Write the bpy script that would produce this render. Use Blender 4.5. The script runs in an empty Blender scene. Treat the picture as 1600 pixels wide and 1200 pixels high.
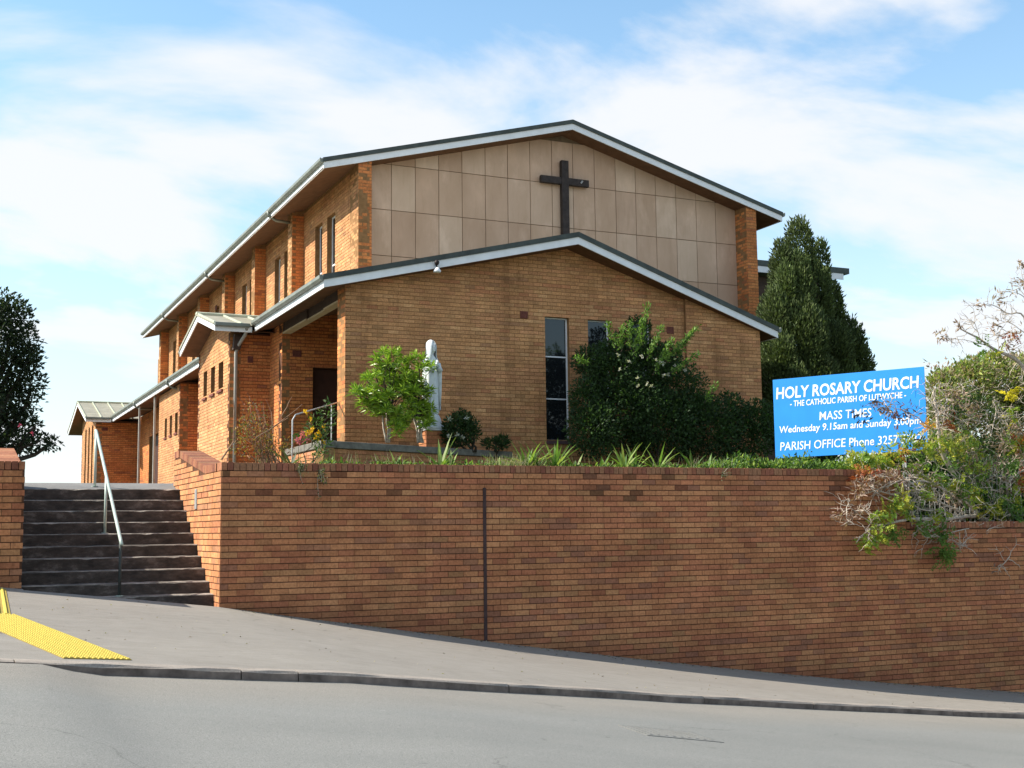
import bpy, math, random
import numpy as np
from mathutils import Vector, Matrix

random.seed(7); RNG = np.random.default_rng(11)
SC = bpy.context.scene
COL = SC.collection

# ------------------------------------------------------------------ camera
F_PX = 1950.8385
R_CV = np.array([[0.9081455, -0.4184887, -0.0117885], [0.0377308, 0.1098568, -0.993231], [0.416951, 0.9015535, 0.1155559]])
CAM = np.array([-3.58105, -17.32509, 0.9746])
cd = bpy.data.cameras.new('camera'); cam = bpy.data.objects.new('camera', cd); COL.objects.link(cam)
cd.sensor_width = 36.0; cd.lens = F_PX / 1600 * 36.0; cd.clip_start = 0.1; cd.clip_end = 12000
mw = Matrix.Identity(4)
for i in range(3):
    mw[i][0] = R_CV[0][i]; mw[i][1] = -R_CV[1][i]; mw[i][2] = -R_CV[2][i]; mw[i][3] = CAM[i]
cam.matrix_world = mw
SC.camera = cam

# ------------------------------------------------------------------ light
SUN = Vector((-1.0, 0.38, 0.94)).normalized()          # towards the sun
elev = math.asin(SUN.z); azim = math.atan2(SUN.x, SUN.y)
sd = bpy.data.lights.new('sun', 'SUN'); so = bpy.data.objects.new('sun', sd); COL.objects.link(so)
sd.energy = 5.0; sd.angle = math.radians(0.55); sd.color = (1.0, 0.945, 0.84)
so.rotation_euler = (-SUN).to_track_quat('-Z', 'Y').to_euler()
w = bpy.data.worlds.new('World'); SC.world = w; w.use_nodes = True
wn = w.node_tree; wn.nodes.clear()
def wnode(t, **k):
    n = wn.nodes.new(t)
    for a, b in k.items(): setattr(n, a, b)
    return n
sky = wnode('ShaderNodeTexSky', sky_type='NISHITA', sun_disc=False)
sky.sun_elevation = elev; sky.sun_rotation = azim
sky.altitude = 30; sky.air_density = 1.0; sky.dust_density = 0.6; sky.ozone_density = 1.6
tc = wnode('ShaderNodeTexCoord')
sep = wnode('ShaderNodeSeparateXYZ'); wn.links.new(tc.outputs['Generated'], sep.inputs[0])
def wmath(op, a, b=None, clamp=False):
    n = wnode('ShaderNodeMath', operation=op, use_clamp=clamp)
    for i, v in enumerate((a, b)):
        if v is None: continue
        if isinstance(v, (int, float)): n.inputs[i].default_value = v
        else: wn.links.new(v, n.inputs[i])
    return n.outputs[0]
# cloud deck: direction projected on a flat layer so that clouds flatten towards the horizon
zz = wmath('ADD', wmath('MAXIMUM', sep.outputs[2], 0.0), 0.22)
cx = wmath('DIVIDE', sep.outputs[0], zz); cy = wmath('DIVIDE', sep.outputs[1], zz)
cmb = wnode('ShaderNodeCombineXYZ'); wn.links.new(cx, cmb.inputs[0]); wn.links.new(cy, cmb.inputs[1]); cmb.inputs[2].default_value = 44.653
mp = wnode('ShaderNodeMapping'); wn.links.new(cmb.outputs[0], mp.inputs[0])
mp.inputs['Rotation'].default_value = (0, 0, 2.9055); mp.inputs['Location'].default_value = (0.9, 0.35, 0); mp.inputs['Scale'].default_value = (0.923, 1.5096, 1)
n1 = wnode('ShaderNodeTexNoise'); n1.inputs['Scale'].default_value = 1.15; n1.inputs['Detail'].default_value = 8; n1.inputs['Roughness'].default_value = 0.54; n1.inputs['Distortion'].default_value = 0.35
wn.links.new(mp.outputs[0], n1.inputs['Vector'])
rp = wnode('ShaderNodeValToRGB'); rp.color_ramp.interpolation = 'EASE'
rp.color_ramp.elements[0].position = 0.445; rp.color_ramp.elements[0].color = (0.03, 0.03, 0.03, 1)
rp.color_ramp.elements[1].position = 0.61; rp.color_ramp.elements[1].color = (0.93, 0.93, 0.93, 1)
wn.links.new(n1.outputs['Fac'], rp.inputs[0])
# thin veil that thickens towards the horizon
hz = wmath('POWER', wmath('SUBTRACT', 1.0, wmath('MAXIMUM', sep.outputs[2], 0.0)), 5.0)
fac = wmath('MAXIMUM', rp.outputs[0], wmath('MULTIPLY', hz, 0.95), True)
mixc = wnode('ShaderNodeMix', data_type='RGBA')
mixc.inputs['B'].default_value = (5.45, 5.5, 5.65, 1)
tint = wnode('ShaderNodeMix', data_type='RGBA', blend_type='MULTIPLY'); tint.inputs['Factor'].default_value = 1.0
tint.inputs['B'].default_value = (1.18, 1.46, 1.42, 1)
wn.links.new(sky.outputs[0], tint.inputs['A'])
wn.links.new(tint.outputs['Result'], mixc.inputs['A']); wn.links.new(fac, mixc.inputs['Factor'])
bg = wnode('ShaderNodeBackground'); bg.inputs['Strength'].default_value = 0.10
wo = wnode('ShaderNodeOutputWorld')
wn.links.new(mixc.outputs['Result'], bg.inputs[0]); wn.links.new(bg.outputs[0], wo.inputs[0])
SC.view_settings.view_transform = 'Standard'; SC.view_settings.look = 'None'
SC.view_settings.exposure = 0.85; SC.view_settings.gamma = 1.0; SC.view_settings.use_curve_mapping = False
SC.cycles.max_bounces = 8; SC.cycles.transparent_max_bounces = 8

# ------------------------------------------------------------------ survey helpers (photo point -> place on a plane)
def _ray(x, y): return R_CV.T @ np.array([(x - 800) / F_PX, (y - 600) / F_PX, 1.0])
def PY(x, y, Y): r = _ray(x, y); return CAM + r * ((Y - CAM[1]) / r[1])
def PX(x, y, X): r = _ray(x, y); return CAM + r * ((X - CAM[0]) / r[0])
def PZ(x, y, Z): r = _ray(x, y); return CAM + r * ((Z - CAM[2]) / r[2])
def scale_at(P): return F_PX / (R_CV[2] @ (np.array(P) - CAM))     # photo pixels per metre there

# ------------------------------------------------------------------ object helpers
WLOC = {}
def _wl(o): return WLOC.get(o.name, (0, 0, 0)) if o else (0, 0, 0)
def tag(o, label=None, cat=None, group=None, kind=None):
    if label: o['label'] = label
    if cat: o['category'] = cat
    if group: o['group'] = group
    if kind: o['kind'] = kind
    return o
def thing(name, label, cat, loc, group=None):
    o = bpy.data.objects.new(name, None); COL.objects.link(o); o.location = loc
    o.empty_display_size = 0.3
    WLOC[o.name] = tuple(loc)
    return tag(o, label, cat, group)
def link(name, me, parent, wloc, kind=None, rot=None):
    o = bpy.data.objects.new(name, me); COL.objects.link(o)
    p = _wl(parent); o.location = (wloc[0] - p[0], wloc[1] - p[1], wloc[2] - p[2])
    if rot is not None: o.rotation_euler = rot
    if parent: o.parent = parent
    WLOC[o.name] = tuple(wloc)
    if kind: o['kind'] = kind
    return o
def raw_mesh(name, V, faces_flat, sizes, col=None, mats=None, mat_idx=None, smooth=False):
    me = bpy.data.meshes.new(name)
    V = np.asarray(V, dtype=np.float32); faces_flat = np.asarray(faces_flat, dtype=np.int32); sizes = np.asarray(sizes, dtype=np.int32)
    me.vertices.add(len(V)); me.vertices.foreach_set('co', V.ravel())
    me.loops.add(len(faces_flat)); me.loops.foreach_set('vertex_index', faces_flat)
    me.polygons.add(len(sizes))
    st = np.concatenate(([0], np.cumsum(sizes)[:-1])).astype(np.int32)
    me.polygons.foreach_set('loop_start', st)
    try: me.polygons.foreach_set('loop_total', sizes)
    except Exception: pass
    me.polygons.foreach_set('use_smooth', np.full(len(sizes), bool(smooth), dtype=bool))
    if mat_idx is not None: me.polygons.foreach_set('material_index', np.asarray(mat_idx, dtype=np.int32))
    for m in (mats or []): me.materials.append(m)
    if col is not None:
        a = me.color_attributes.new('col', 'FLOAT_COLOR', 'POINT')
        c4 = np.ones((len(V), 4), dtype=np.float32); c4[:, :3] = col
        a.data.foreach_set('color', c4.ravel())
    me.update(calc_edges=True); me.validate()
    return me
class MB:
    def __init__(s): s.v = []; s.f = []; s.m = []
    def add(s, vs, fs, m=0):
        b = len(s.v); s.v += [tuple(map(float, p)) for p in vs]
        for f in fs: s.f.append([b + i for i in f]); s.m.append(m)
        return s
    def box(s, x0, x1, y0, y1, z0, z1, m=0):
        v = [(x0,y0,z0),(x1,y0,z0),(x1,y1,z0),(x0,y1,z0),(x0,y0,z1),(x1,y0,z1),(x1,y1,z1),(x0,y1,z1)]
        return s.add(v, [(0,3,2,1),(4,5,6,7),(0,1,5,4),(1,2,6,5),(2,3,7,6),(3,0,4,7)], m)
    def hexa(s, v, m=0):     # 8 corners, bottom ring then top ring
        return s.add(v, [(0,3,2,1),(4,5,6,7),(0,1,5,4),(1,2,6,5),(2,3,7,6),(3,0,4,7)], m)
    def obox(s, c, half, ax, m=0):   # oriented box, ax = three unit vectors
        c = np.array(c, float); A = [np.array(a, float) for a in ax]
        v = [c + A[0]*half[0]*i + A[1]*half[1]*j + A[2]*half[2]*k for k in (-1,1) for i, j in ((-1,-1),(1,-1),(1,1),(-1,1))]
        return s.hexa(v, m)
    def prism(s, poly, axis, c0, c1, m=0):   # poly in the two other axes, in axis order
        n = len(poly)
        def p(a, b, c): return (c, a, b) if axis == 0 else ((a, c, b) if axis == 1 else (a, b, c))
        v = [p(a, b, c0) for a, b in poly] + [p(a, b, c1) for a, b in poly]
        fs = [tuple(range(n))[::-1], tuple(range(n, 2*n))] + [(i, (i+1) % n, n + (i+1) % n, n + i) for i in range(n)]
        return s.add(v, fs, m)
    def tube(s, pts, r, n=8, m=0, cap=True):
        pts = [np.array(p, float) for p in pts]; k = len(pts)
        rr = r if isinstance(r, (list, tuple, np.ndarray)) else [r] * k
        b = len(s.v); up = None
        for i, p in enumerate(pts):
            t = pts[min(i+1, k-1)] - pts[max(i-1, 0)]; L = np.linalg.norm(t); t = t / (L if L > 1e-9 else 1)
            if up is None:
                up = np.array([0, 0, 1.0]) if abs(t[2]) < 0.9 else np.array([1.0, 0, 0])
            a = np.cross(t, up); a /= max(np.linalg.norm(a), 1e-9); c = np.cross(a, t); up = c
            for q in range(n):
                an = 2 * math.pi * q / n
                s.v.append(tuple(p + rr[i] * (math.cos(an) * a + math.sin(an) * c)))
        for i in range(k - 1):
            for q in range(n):
                s.f.append([b+i*n+q, b+i*n+(q+1) % n, b+(i+1)*n+(q+1) % n, b+(i+1)*n+q]); s.m.append(m)
        if cap:
            s.f.append([b+q for q in range(n)][::-1]); s.m.append(m)
            s.f.append([b+(k-1)*n+q for q in range(n)]); s.m.append(m)
        return s
    def loft(s, rings, m=0, cap=True):
        n = len(rings[0]); b = len(s.v)
        for r in rings: s.v += [tuple(map(float, p)) for p in r]
        for i in range(len(rings) - 1):
            for q in range(n):
                s.f.append([b+i*n+q, b+i*n+(q+1) % n, b+(i+1)*n+(q+1) % n, b+(i+1)*n+q]); s.m.append(m)
        if cap:
            s.f.append([b+q for q in range(n)][::-1]); s.m.append(m)
            s.f.append([b+(len(rings)-1)*n+q for q in range(n)]); s.m.append(m)
        return s
    def ball(s, c, r, n=8, k=5, m=0):
        rings = []
        for i in range(k + 1):
            th = math.pi * (i + 0.02) / (k + 0.04)
            rings.append([(c[0]+r[0]*math.sin(th)*math.cos(2*math.pi*q/n), c[1]+r[1]*math.sin(th)*math.sin(2*math.pi*q/n), c[2]-r[2]*math.cos(th)) for q in range(n)])
        return s.loft(rings, m)
    def build(s, name, mats, parent=None, kind=None, smooth=False, bevel=0, origin=None):
        V = np.array(s.v, dtype=np.float64)
        c = (V.min(0) + V.max(0)) / 2 if origin is None else np.array(origin, float)
        if not isinstance(mats, (list, tuple)): mats = [mats]
        me = raw_mesh(name, V - c, [i for f in s.f for i in f], [len(f) for f in s.f], mats=mats, mat_idx=s.m, smooth=smooth)
        o = link(name, me, parent, c, kind)
        if bevel:
            bm = o.modifiers.new('bevel', 'BEVEL'); bm.width = bevel; bm.segments = 2; bm.limit_method = 'ANGLE'; bm.angle_limit = math.radians(40)
        return o

# ------------------------------------------------------------------ materials
def mat_new(name, rough=0.8, spec=0.3, metal=0.0):
    m = bpy.data.materials.new(name); m.use_nodes = True; nt = m.node_tree
    p = nt.nodes['Principled BSDF']; p.inputs['Roughness'].default_value = rough
    p.inputs['Specular IOR Level'].default_value = spec; p.inputs['Metallic'].default_value = metal
    return m, nt, p
def N(nt, t, **k):
    n = nt.nodes.new(t)
    for a, b in k.items(): setattr(n, a, b)
    return n
def noise(nt, scale, detail=4, rough=0.6, stretch=None):
    t = N(nt, 'ShaderNodeTexCoord'); v = t.outputs['Object']
    g = N(nt, 'ShaderNodeNewGeometry'); v = g.outputs['Position']
    if stretch:
        mpn = N(nt, 'ShaderNodeMapping'); mpn.inputs['Scale'].default_value = stretch; nt.links.new(v, mpn.inputs[0]); v = mpn.outputs[0]
    n = N(nt, 'ShaderNodeTexNoise'); n.inputs['Scale'].default_value = scale; n.inputs['Detail'].default_value = detail; n.inputs['Roughness'].default_value = rough
    nt.links.new(v, n.inputs['Vector']); return n.outputs['Fac']
def ramp(nt, fac, stops):
    r = N(nt, 'ShaderNodeValToRGB'); e = r.color_ramp.elements
    e[0].position, e[0].color = stops[0][0], (*stops[0][1], 1)
    e[1].position, e[1].color = stops[-1][0], (*stops[-1][1], 1)
    for p, c in stops[1:-1]:
        x = e.new(p); x.color = (*c, 1)
    nt.links.new(fac, r.inputs[0]); return r.outputs[0]
def mixrgb(nt, a, b, fac, mode='MIX'):
    n = N(nt, 'ShaderNodeMix', data_type='RGBA', blend_type=mode)
    for key, v in (('A', a), ('B', b), ('Factor', fac)):
        if isinstance(v, (int, float)): n.inputs[key].default_value = v
        elif isinstance(v, tuple): n.inputs[key].default_value = (*v, 1)
        else: nt.links.new(v, n.inputs[key])
    return n.outputs['Result']
def bump(nt, p, fac, strength=0.3, dist=0.01):
    b = N(nt, 'ShaderNodeBump'); b.inputs['Strength'].default_value = strength; b.inputs['Distance'].default_value = dist
    nt.links.new(fac, b.inputs['Height']); nt.links.new(b.outputs[0], p.inputs['Normal'])
def simple(name, c, rough=0.7, spec=0.3, var=0.18, scale=6.0, metal=0.0, bmp=0.0):
    m, nt, p = mat_new(name, rough, spec, metal)
    f = noise(nt, scale, 5)
    lo = tuple(x * (1 - var) for x in c); hi = tuple(min(x * (1 + var), 1) for x in c)
    nt.links.new(ramp(nt, f, [(0.3, lo), (0.7, hi)]), p.inputs['Base Color'])
    if bmp: bump(nt, p, noise(nt, scale * 12, 3), bmp, 0.004)
    return m
def brick_material(name):
    m, nt, p = mat_new(name, 0.85, 0.25)
    a = N(nt, 'ShaderNodeAttribute'); a.attribute_name = 'col'
    f = noise(nt, 28, 5); c = mixrgb(nt, a.outputs['Color'], ramp(nt, f, [(0.3, (0.72, 0.70, 0.68)), (0.7, (1.22, 1.22, 1.22))]), 1.0, 'MULTIPLY')
    g = noise(nt, 1.1, 5, 0.65)
    c = mixrgb(nt, c, ramp(nt, g, [(0.35, (0.80, 0.76, 0.74)), (0.65, (1.1, 1.1, 1.1))]), 1.0, 'MULTIPLY')
    h = noise(nt, 1.5, 6, 0.65, (2.4, 2.4, 0.22)); c = mixrgb(nt, c, ramp(nt, h, [(0.34, (0.70, 0.68, 0.66)), (0.44, (1, 1, 1)), (0.62, (1, 1, 1)), (0.76, (1.2, 1.19, 1.18))]), 0.6, 'MULTIPLY')
    nt.links.new(c, p.inputs['Base Color']); bump(nt, p, noise(nt, 160, 4), 0.35, 0.003)
    return m
M_BRICK = brick_material('brick_clay')
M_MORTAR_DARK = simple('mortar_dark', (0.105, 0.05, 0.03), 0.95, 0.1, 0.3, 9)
M_MORTAR_TAN = simple('mortar_tan', (0.26, 0.14, 0.062), 0.95, 0.1, 0.25, 9)
M_WHITE = simple('white_paint', (0.82, 0.82, 0.83), 0.5, 0.4, 0.08, 3)
M_ROOF_DARK = simple('roof_edge_metal', (0.05, 0.06, 0.052), 0.55, 0.4, 0.35, 4)
M_ROOF_TAN = simple('roof_sheet', (0.30, 0.275, 0.20), 0.55, 0.4, 0.18, 2.5)
M_RIB = simple('roof_rib', (0.44, 0.46, 0.34), 0.55, 0.4, 0.15, 4)
M_GUTTER = simple('gutter_metal', (0.17, 0.18, 0.15), 0.45, 0.5, 0.25, 3)
M_SOFFIT = simple('soffit_timber', (0.155, 0.08, 0.043), 0.75, 0.2, 0.2, 5)
M_BROWN = simple('brown_timber', (0.075, 0.048, 0.036), 0.7, 0.2, 0.3, 7)
M_CREAM = simple('cream_board', (0.5, 0.38, 0.24), 0.7, 0.2, 0.15, 5)
M_DOWNPIPE = simple('downpipe_paint', (0.34, 0.31, 0.27), 0.5, 0.4, 0.15, 5)
M_CROSS = simple('cross_timber', (0.045, 0.034, 0.030), 0.7, 0.25, 0.35, 9)
M_VENT = simple('terracotta_vent', (0.16, 0.055, 0.04), 0.85, 0.2, 0.3, 20)
M_DARK = simple('dark_opening', (0.022, 0.013, 0.012), 0.6, 0.3, 0.3, 4)
M_DOOR = simple('door_timber', (0.055, 0.022, 0.016), 0.5, 0.4, 0.3, 4)
M_RAIL = simple('rail_green_paint', (0.40, 0.47, 0.41), 0.4, 0.5, 0.15, 12)
M_STEEL = simple('galvanised_steel', (0.42, 0.42, 0.42), 0.4, 0.5, 0.15, 14)
M_STATUE = simple('weathered_marble', (0.66, 0.69, 0.70), 0.75, 0.25, 0.14, 9, bmp=0.25)
M_YELLOW = simple('tactile_yellow', (0.62, 0.47, 0.085), 0.7, 0.3, 0.12, 20)
M_YELLOW_DARK = simple('tactile_grooves', (0.34, 0.25, 0.06), 0.8, 0.2, 0.2, 20)  # tile base, a darker yellow than the studs and bars
M_BLUE = simple('sign_blue', (0.026, 0.265, 0.74), 0.5, 0.3, 0.05, 2)
M_LETTER = simple('sign_white', (0.85, 0.86, 0.87), 0.5, 0.3, 0.03, 2)
M_JOINT = simple('joint_filler', (0.062, 0.038, 0.036), 0.8, 0.2, 0.3, 10)
M_PLATE = simple('grey_plate', (0.28, 0.27, 0.26), 0.6, 0.4, 0.15, 10)
M_SOIL = simple('soil', (0.075, 0.055, 0.036), 0.95, 0.1, 0.4, 6)
M_CAP = simple('planter_cap_concrete', (0.165, 0.15, 0.125), 0.9, 0.2, 0.35, 7, bmp=0.3)
def panel_mat():
    m, nt, p = mat_new('gable_panel', 0.7, 0.3)
    a = N(nt, 'ShaderNodeObjectInfo')
    b = ramp(nt, a.outputs['Random'], [(0.0, (0.55, 0.36, 0.245)), (0.5, (0.60, 0.40, 0.272)), (0.85, (0.63, 0.43, 0.30)), (1.0, (0.70, 0.505, 0.36))])
    f = noise(nt, 1.3, 5, 0.6, (1, 1, 0.45)); c = mixrgb(nt, b, ramp(nt, f, [(0.33, (0.90, 0.88, 0.85)), (0.55, (1, 1, 1)), (0.72, (1.16, 1.17, 1.18))]), 1.0, 'MULTIPLY')
    g = noise(nt, 3.5, 6, 0.7, (3, 3, 0.35)); c = mixrgb(nt, c, ramp(nt, g, [(0.36, (0.90, 0.87, 0.83)), (0.46, (1, 1, 1))]), 0.4, 'MULTIPLY')
    h = noise(nt, 1.1, 5, 0.6, (1.6, 1, 0.8)); c = mixrgb(nt, c, ramp(nt, h, [(0.56, (1, 1, 1)), (0.70, (1.15, 1.18, 1.22))]), 1.0, 'MULTIPLY')
    nt.links.new(c, p.inputs['Base Color']); return m
M_PANEL = panel_mat()
M_PANEL_JOINT = simple('panel_joint', (0.21, 0.15, 0.095), 0.9, 0.2, 0.25, 5)
def glass_mat():
    m, nt, p = mat_new('window_glass', 0.06, 0.6)
    p.inputs['Base Color'].default_value = (0.012, 0.014, 0.016, 1); p.inputs['IOR'].default_value = 1.5
    return m
M_GLASS = glass_mat()
def cracks(nt, c, scale=0.32, k=0.62):
    g = N(nt, 'ShaderNodeNewGeometry'); nz = N(nt, 'ShaderNodeTexNoise'); nz.inputs['Scale'].default_value = 1.6; nz.inputs['Detail'].default_value = 5; nt.links.new(g.outputs['Position'], nz.inputs['Vector'])
    v = N(nt, 'ShaderNodeVectorMath', operation='ADD'); sc = N(nt, 'ShaderNodeVectorMath', operation='SCALE'); sc.inputs['Scale'].default_value = 0.9; nt.links.new(nz.outputs['Color'], sc.inputs[0]); nt.links.new(g.outputs['Position'], v.inputs[0]); nt.links.new(sc.outputs[0], v.inputs[1])
    vo = N(nt, 'ShaderNodeTexVoronoi', feature='DISTANCE_TO_EDGE'); vo.inputs['Scale'].default_value = scale; nt.links.new(v.outputs[0], vo.inputs['Vector'])
    line = ramp(nt, vo.outputs['Distance'], [(0.0, (k,)*3), (0.004, (1, 1, 1))]); m = ramp(nt, noise(nt, 0.35, 2), [(0.50, (0, 0, 0)), (0.56, (1, 1, 1))])
    c = mixrgb(nt, c, mixrgb(nt, (1.0, 1.0, 1.0), line, m), 1.0, 'MULTIPLY')
    sp = noise(nt, 7, 2, 0.4); return mixrgb(nt, c, ramp(nt, sp, [(0.20, (0.72,)*3), (0.27, (1, 1, 1)), (0.76, (1, 1, 1)), (0.82, (1.2,)*3)]), 1.0, 'MULTIPLY')
def ground_mat(name, lo, hi, spk, stretch=None, crack=False):
    m, nt, p = mat_new(name, 0.9, 0.25)
    f = noise(nt, 0.55, 6, 0.65, stretch)
    c = ramp(nt, f, [(0.3, lo), (0.7, hi)])
    s = noise(nt, 130, 3, 0.8); c = mixrgb(nt, c, ramp(nt, s, [(0.30, (1 - spk,)*3), (0.5, (1, 1, 1)), (0.72, (1 + spk,)*3)]), 1.0, 'MULTIPLY')
    s2 = noise(nt, 9, 5, 0.7, stretch); c = mixrgb(nt, c, ramp(nt, s2, [(0.3, (0.87, 0.86, 0.84)), (0.6, (1.04, 1.04, 1.04))]), 1.0, 'MULTIPLY')
    c = cracks(nt, c); nt.links.new(c, p.inputs['Base Color']); bump(nt, p, s, 0.5, 0.006); return m
M_PATH = ground_mat('footpath_asphalt', (0.220, 0.195, 0.168), (0.268, 0.24, 0.206), 0.24, (0.35, 1.2, 1))
def road_mat():
    m, nt, p = mat_new('road_asphalt', 0.88, 0.3)
    a = N(nt, 'ShaderNodeAttribute'); a.attribute_name = 'col'
    s = noise(nt, 115, 3, 0.85); c = mixrgb(nt, a.outputs['Color'], ramp(nt, s, [(0.32, (0.50,)*3), (0.5, (1, 1, 1)), (0.68, (1.5,)*3)]), 1.0, 'MULTIPLY')
    f = noise(nt, 0.5, 6, 0.65, (0.25, 1.3, 1)); c = mixrgb(nt, c, ramp(nt, f, [(0.3, (0.86, 0.87, 0.87)), (0.7, (1.09, 1.08, 1.07))]), 1.0, 'MULTIPLY')
    s2 = noise(nt, 34, 4, 0.8); c = mixrgb(nt, c, ramp(nt, s2, [(0.27, (0.72,)*3), (0.42, (1, 1, 1))]), 0.6, 'MULTIPLY')
    c = cracks(nt, c, 0.25, 0.7); nt.links.new(c, p.inputs['Base Color']); bump(nt, p, s, 0.8, 0.008); return m
M_ROAD = road_mat()
def kerb_mat():
    m, nt, p = mat_new('kerb_concrete', 0.92, 0.2)
    f = noise(nt, 2.2, 6, 0.7, (0.6, 1, 2)); c = ramp(nt, f, [(0.30, (0.17, 0.15, 0.13)), (0.48, (0.30, 0.255, 0.215)), (0.7, (0.38, 0.32, 0.27))])
    s = noise(nt, 70, 3, 0.8); c = mixrgb(nt, c, ramp(nt, s, [(0.3, (0.7,)*3), (0.65, (1.2,)*3)]), 1.0, 'MULTIPLY')
    nt.links.new(c, p.inputs['Base Color']); bump(nt, p, s, 0.9, 0.01); return m
M_KERB = kerb_mat()
M_KERB_FACE = simple('kerb_face_shade', (0.175, 0.142, 0.122), 0.95, 0.15, 0.5, 5, bmp=0.6)  # shade of the upright kerb face put into a darker colour
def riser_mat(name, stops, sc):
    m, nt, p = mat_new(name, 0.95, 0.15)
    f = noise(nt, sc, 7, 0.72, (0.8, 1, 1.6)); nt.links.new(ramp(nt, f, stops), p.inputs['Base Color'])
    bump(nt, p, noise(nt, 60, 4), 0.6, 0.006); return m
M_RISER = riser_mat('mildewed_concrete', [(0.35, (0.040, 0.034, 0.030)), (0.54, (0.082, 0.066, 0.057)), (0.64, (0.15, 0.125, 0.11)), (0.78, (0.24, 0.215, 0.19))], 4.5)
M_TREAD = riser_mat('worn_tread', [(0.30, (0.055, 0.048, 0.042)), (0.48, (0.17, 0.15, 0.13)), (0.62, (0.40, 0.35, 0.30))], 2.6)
M_LANDING = riser_mat('landing_concrete', [(0.3, (0.16, 0.155, 0.15)), (0.7, (0.24, 0.23, 0.22))], 2.0)
M_BARK = simple('bark_grey', (0.46, 0.39, 0.315), 0.9, 0.15, 0.35, 18, bmp=0.5)
M_BARK_DARK = simple('bark_dark', (0.06, 0.047, 0.036), 0.9, 0.15, 0.35, 14, bmp=0.5)
def leaf_mat(name, trans=0.35, rough=0.55):
    m, nt, p = mat_new(name, rough, 0.35)
    a = N(nt, 'ShaderNodeAttribute'); a.attribute_name = 'col'
    f = noise(nt, 14, 3); c = mixrgb(nt, a.outputs['Color'], ramp(nt, f, [(0.3, (0.8,)*3), (0.7, (1.2,)*3)]), 1.0, 'MULTIPLY')
    nt.links.new(c, p.inputs['Base Color'])
    t = N(nt, 'ShaderNodeBsdfTranslucent'); nt.links.new(mixrgb(nt, c, (1.15, 1.25, 0.55), 1.0, 'MULTIPLY'), t.inputs['Color'])
    mx = N(nt, 'ShaderNodeMixShader'); mx.inputs[0].default_value = trans
    nt.links.new(p.outputs[0], mx.inputs[1]); nt.links.new(t.outputs[0], mx.inputs[2])
    nt.links.new(mx.outputs[0], nt.nodes['Material Output'].inputs['Surface']); return m
M_LEAF = leaf_mat('leaf', 0.40); M_LEAF_GLOSSY = leaf_mat('leaf_glossy', 0.22, 0.32); M_NEEDLE = leaf_mat('needle_spray', 0.15, 0.75)

# ------------------------------------------------------------------ bricks
PAL_WALL = np.array([(0.36,0.185,0.085),(0.33,0.155,0.07),(0.30,0.12,0.062),(0.39,0.215,0.10),(0.28,0.105,0.058),(0.30,0.185,0.085),(0.17,0.085,0.065),(0.22,0.12,0.075),(0.34,0.15,0.075)])
W_WALL = np.array([20,20,13,12,10,8,4,6,12.0])
PAL_CH = np.array([(0.44,0.265,0.125),(0.40,0.235,0.105),(0.42,0.23,0.115),(0.36,0.20,0.10),(0.46,0.30,0.15),(0.34,0.215,0.10),(0.25,0.15,0.085),(0.36,0.165,0.085)])
W_CH = np.array([22,20,18,12,10,8,3,5.0])
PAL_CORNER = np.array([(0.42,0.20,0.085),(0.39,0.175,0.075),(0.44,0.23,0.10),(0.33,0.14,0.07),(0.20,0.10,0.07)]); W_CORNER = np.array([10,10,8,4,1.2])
def soften(p, k, g):
    m = p.mean(0); return (m + (p - m) * k) * np.array(g)
PAL_WALL = soften(PAL_WALL, 0.52, (1.42, 1.26, 1.17)); PAL_CH = soften(PAL_CH, 0.62, (1.38, 1.18, 1.09)); PAL_CORNER = soften(PAL_CORNER, 0.75, (1.52, 1.16, 0.86))  # corner brick redder and brighter: bounce light put into its colour
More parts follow.
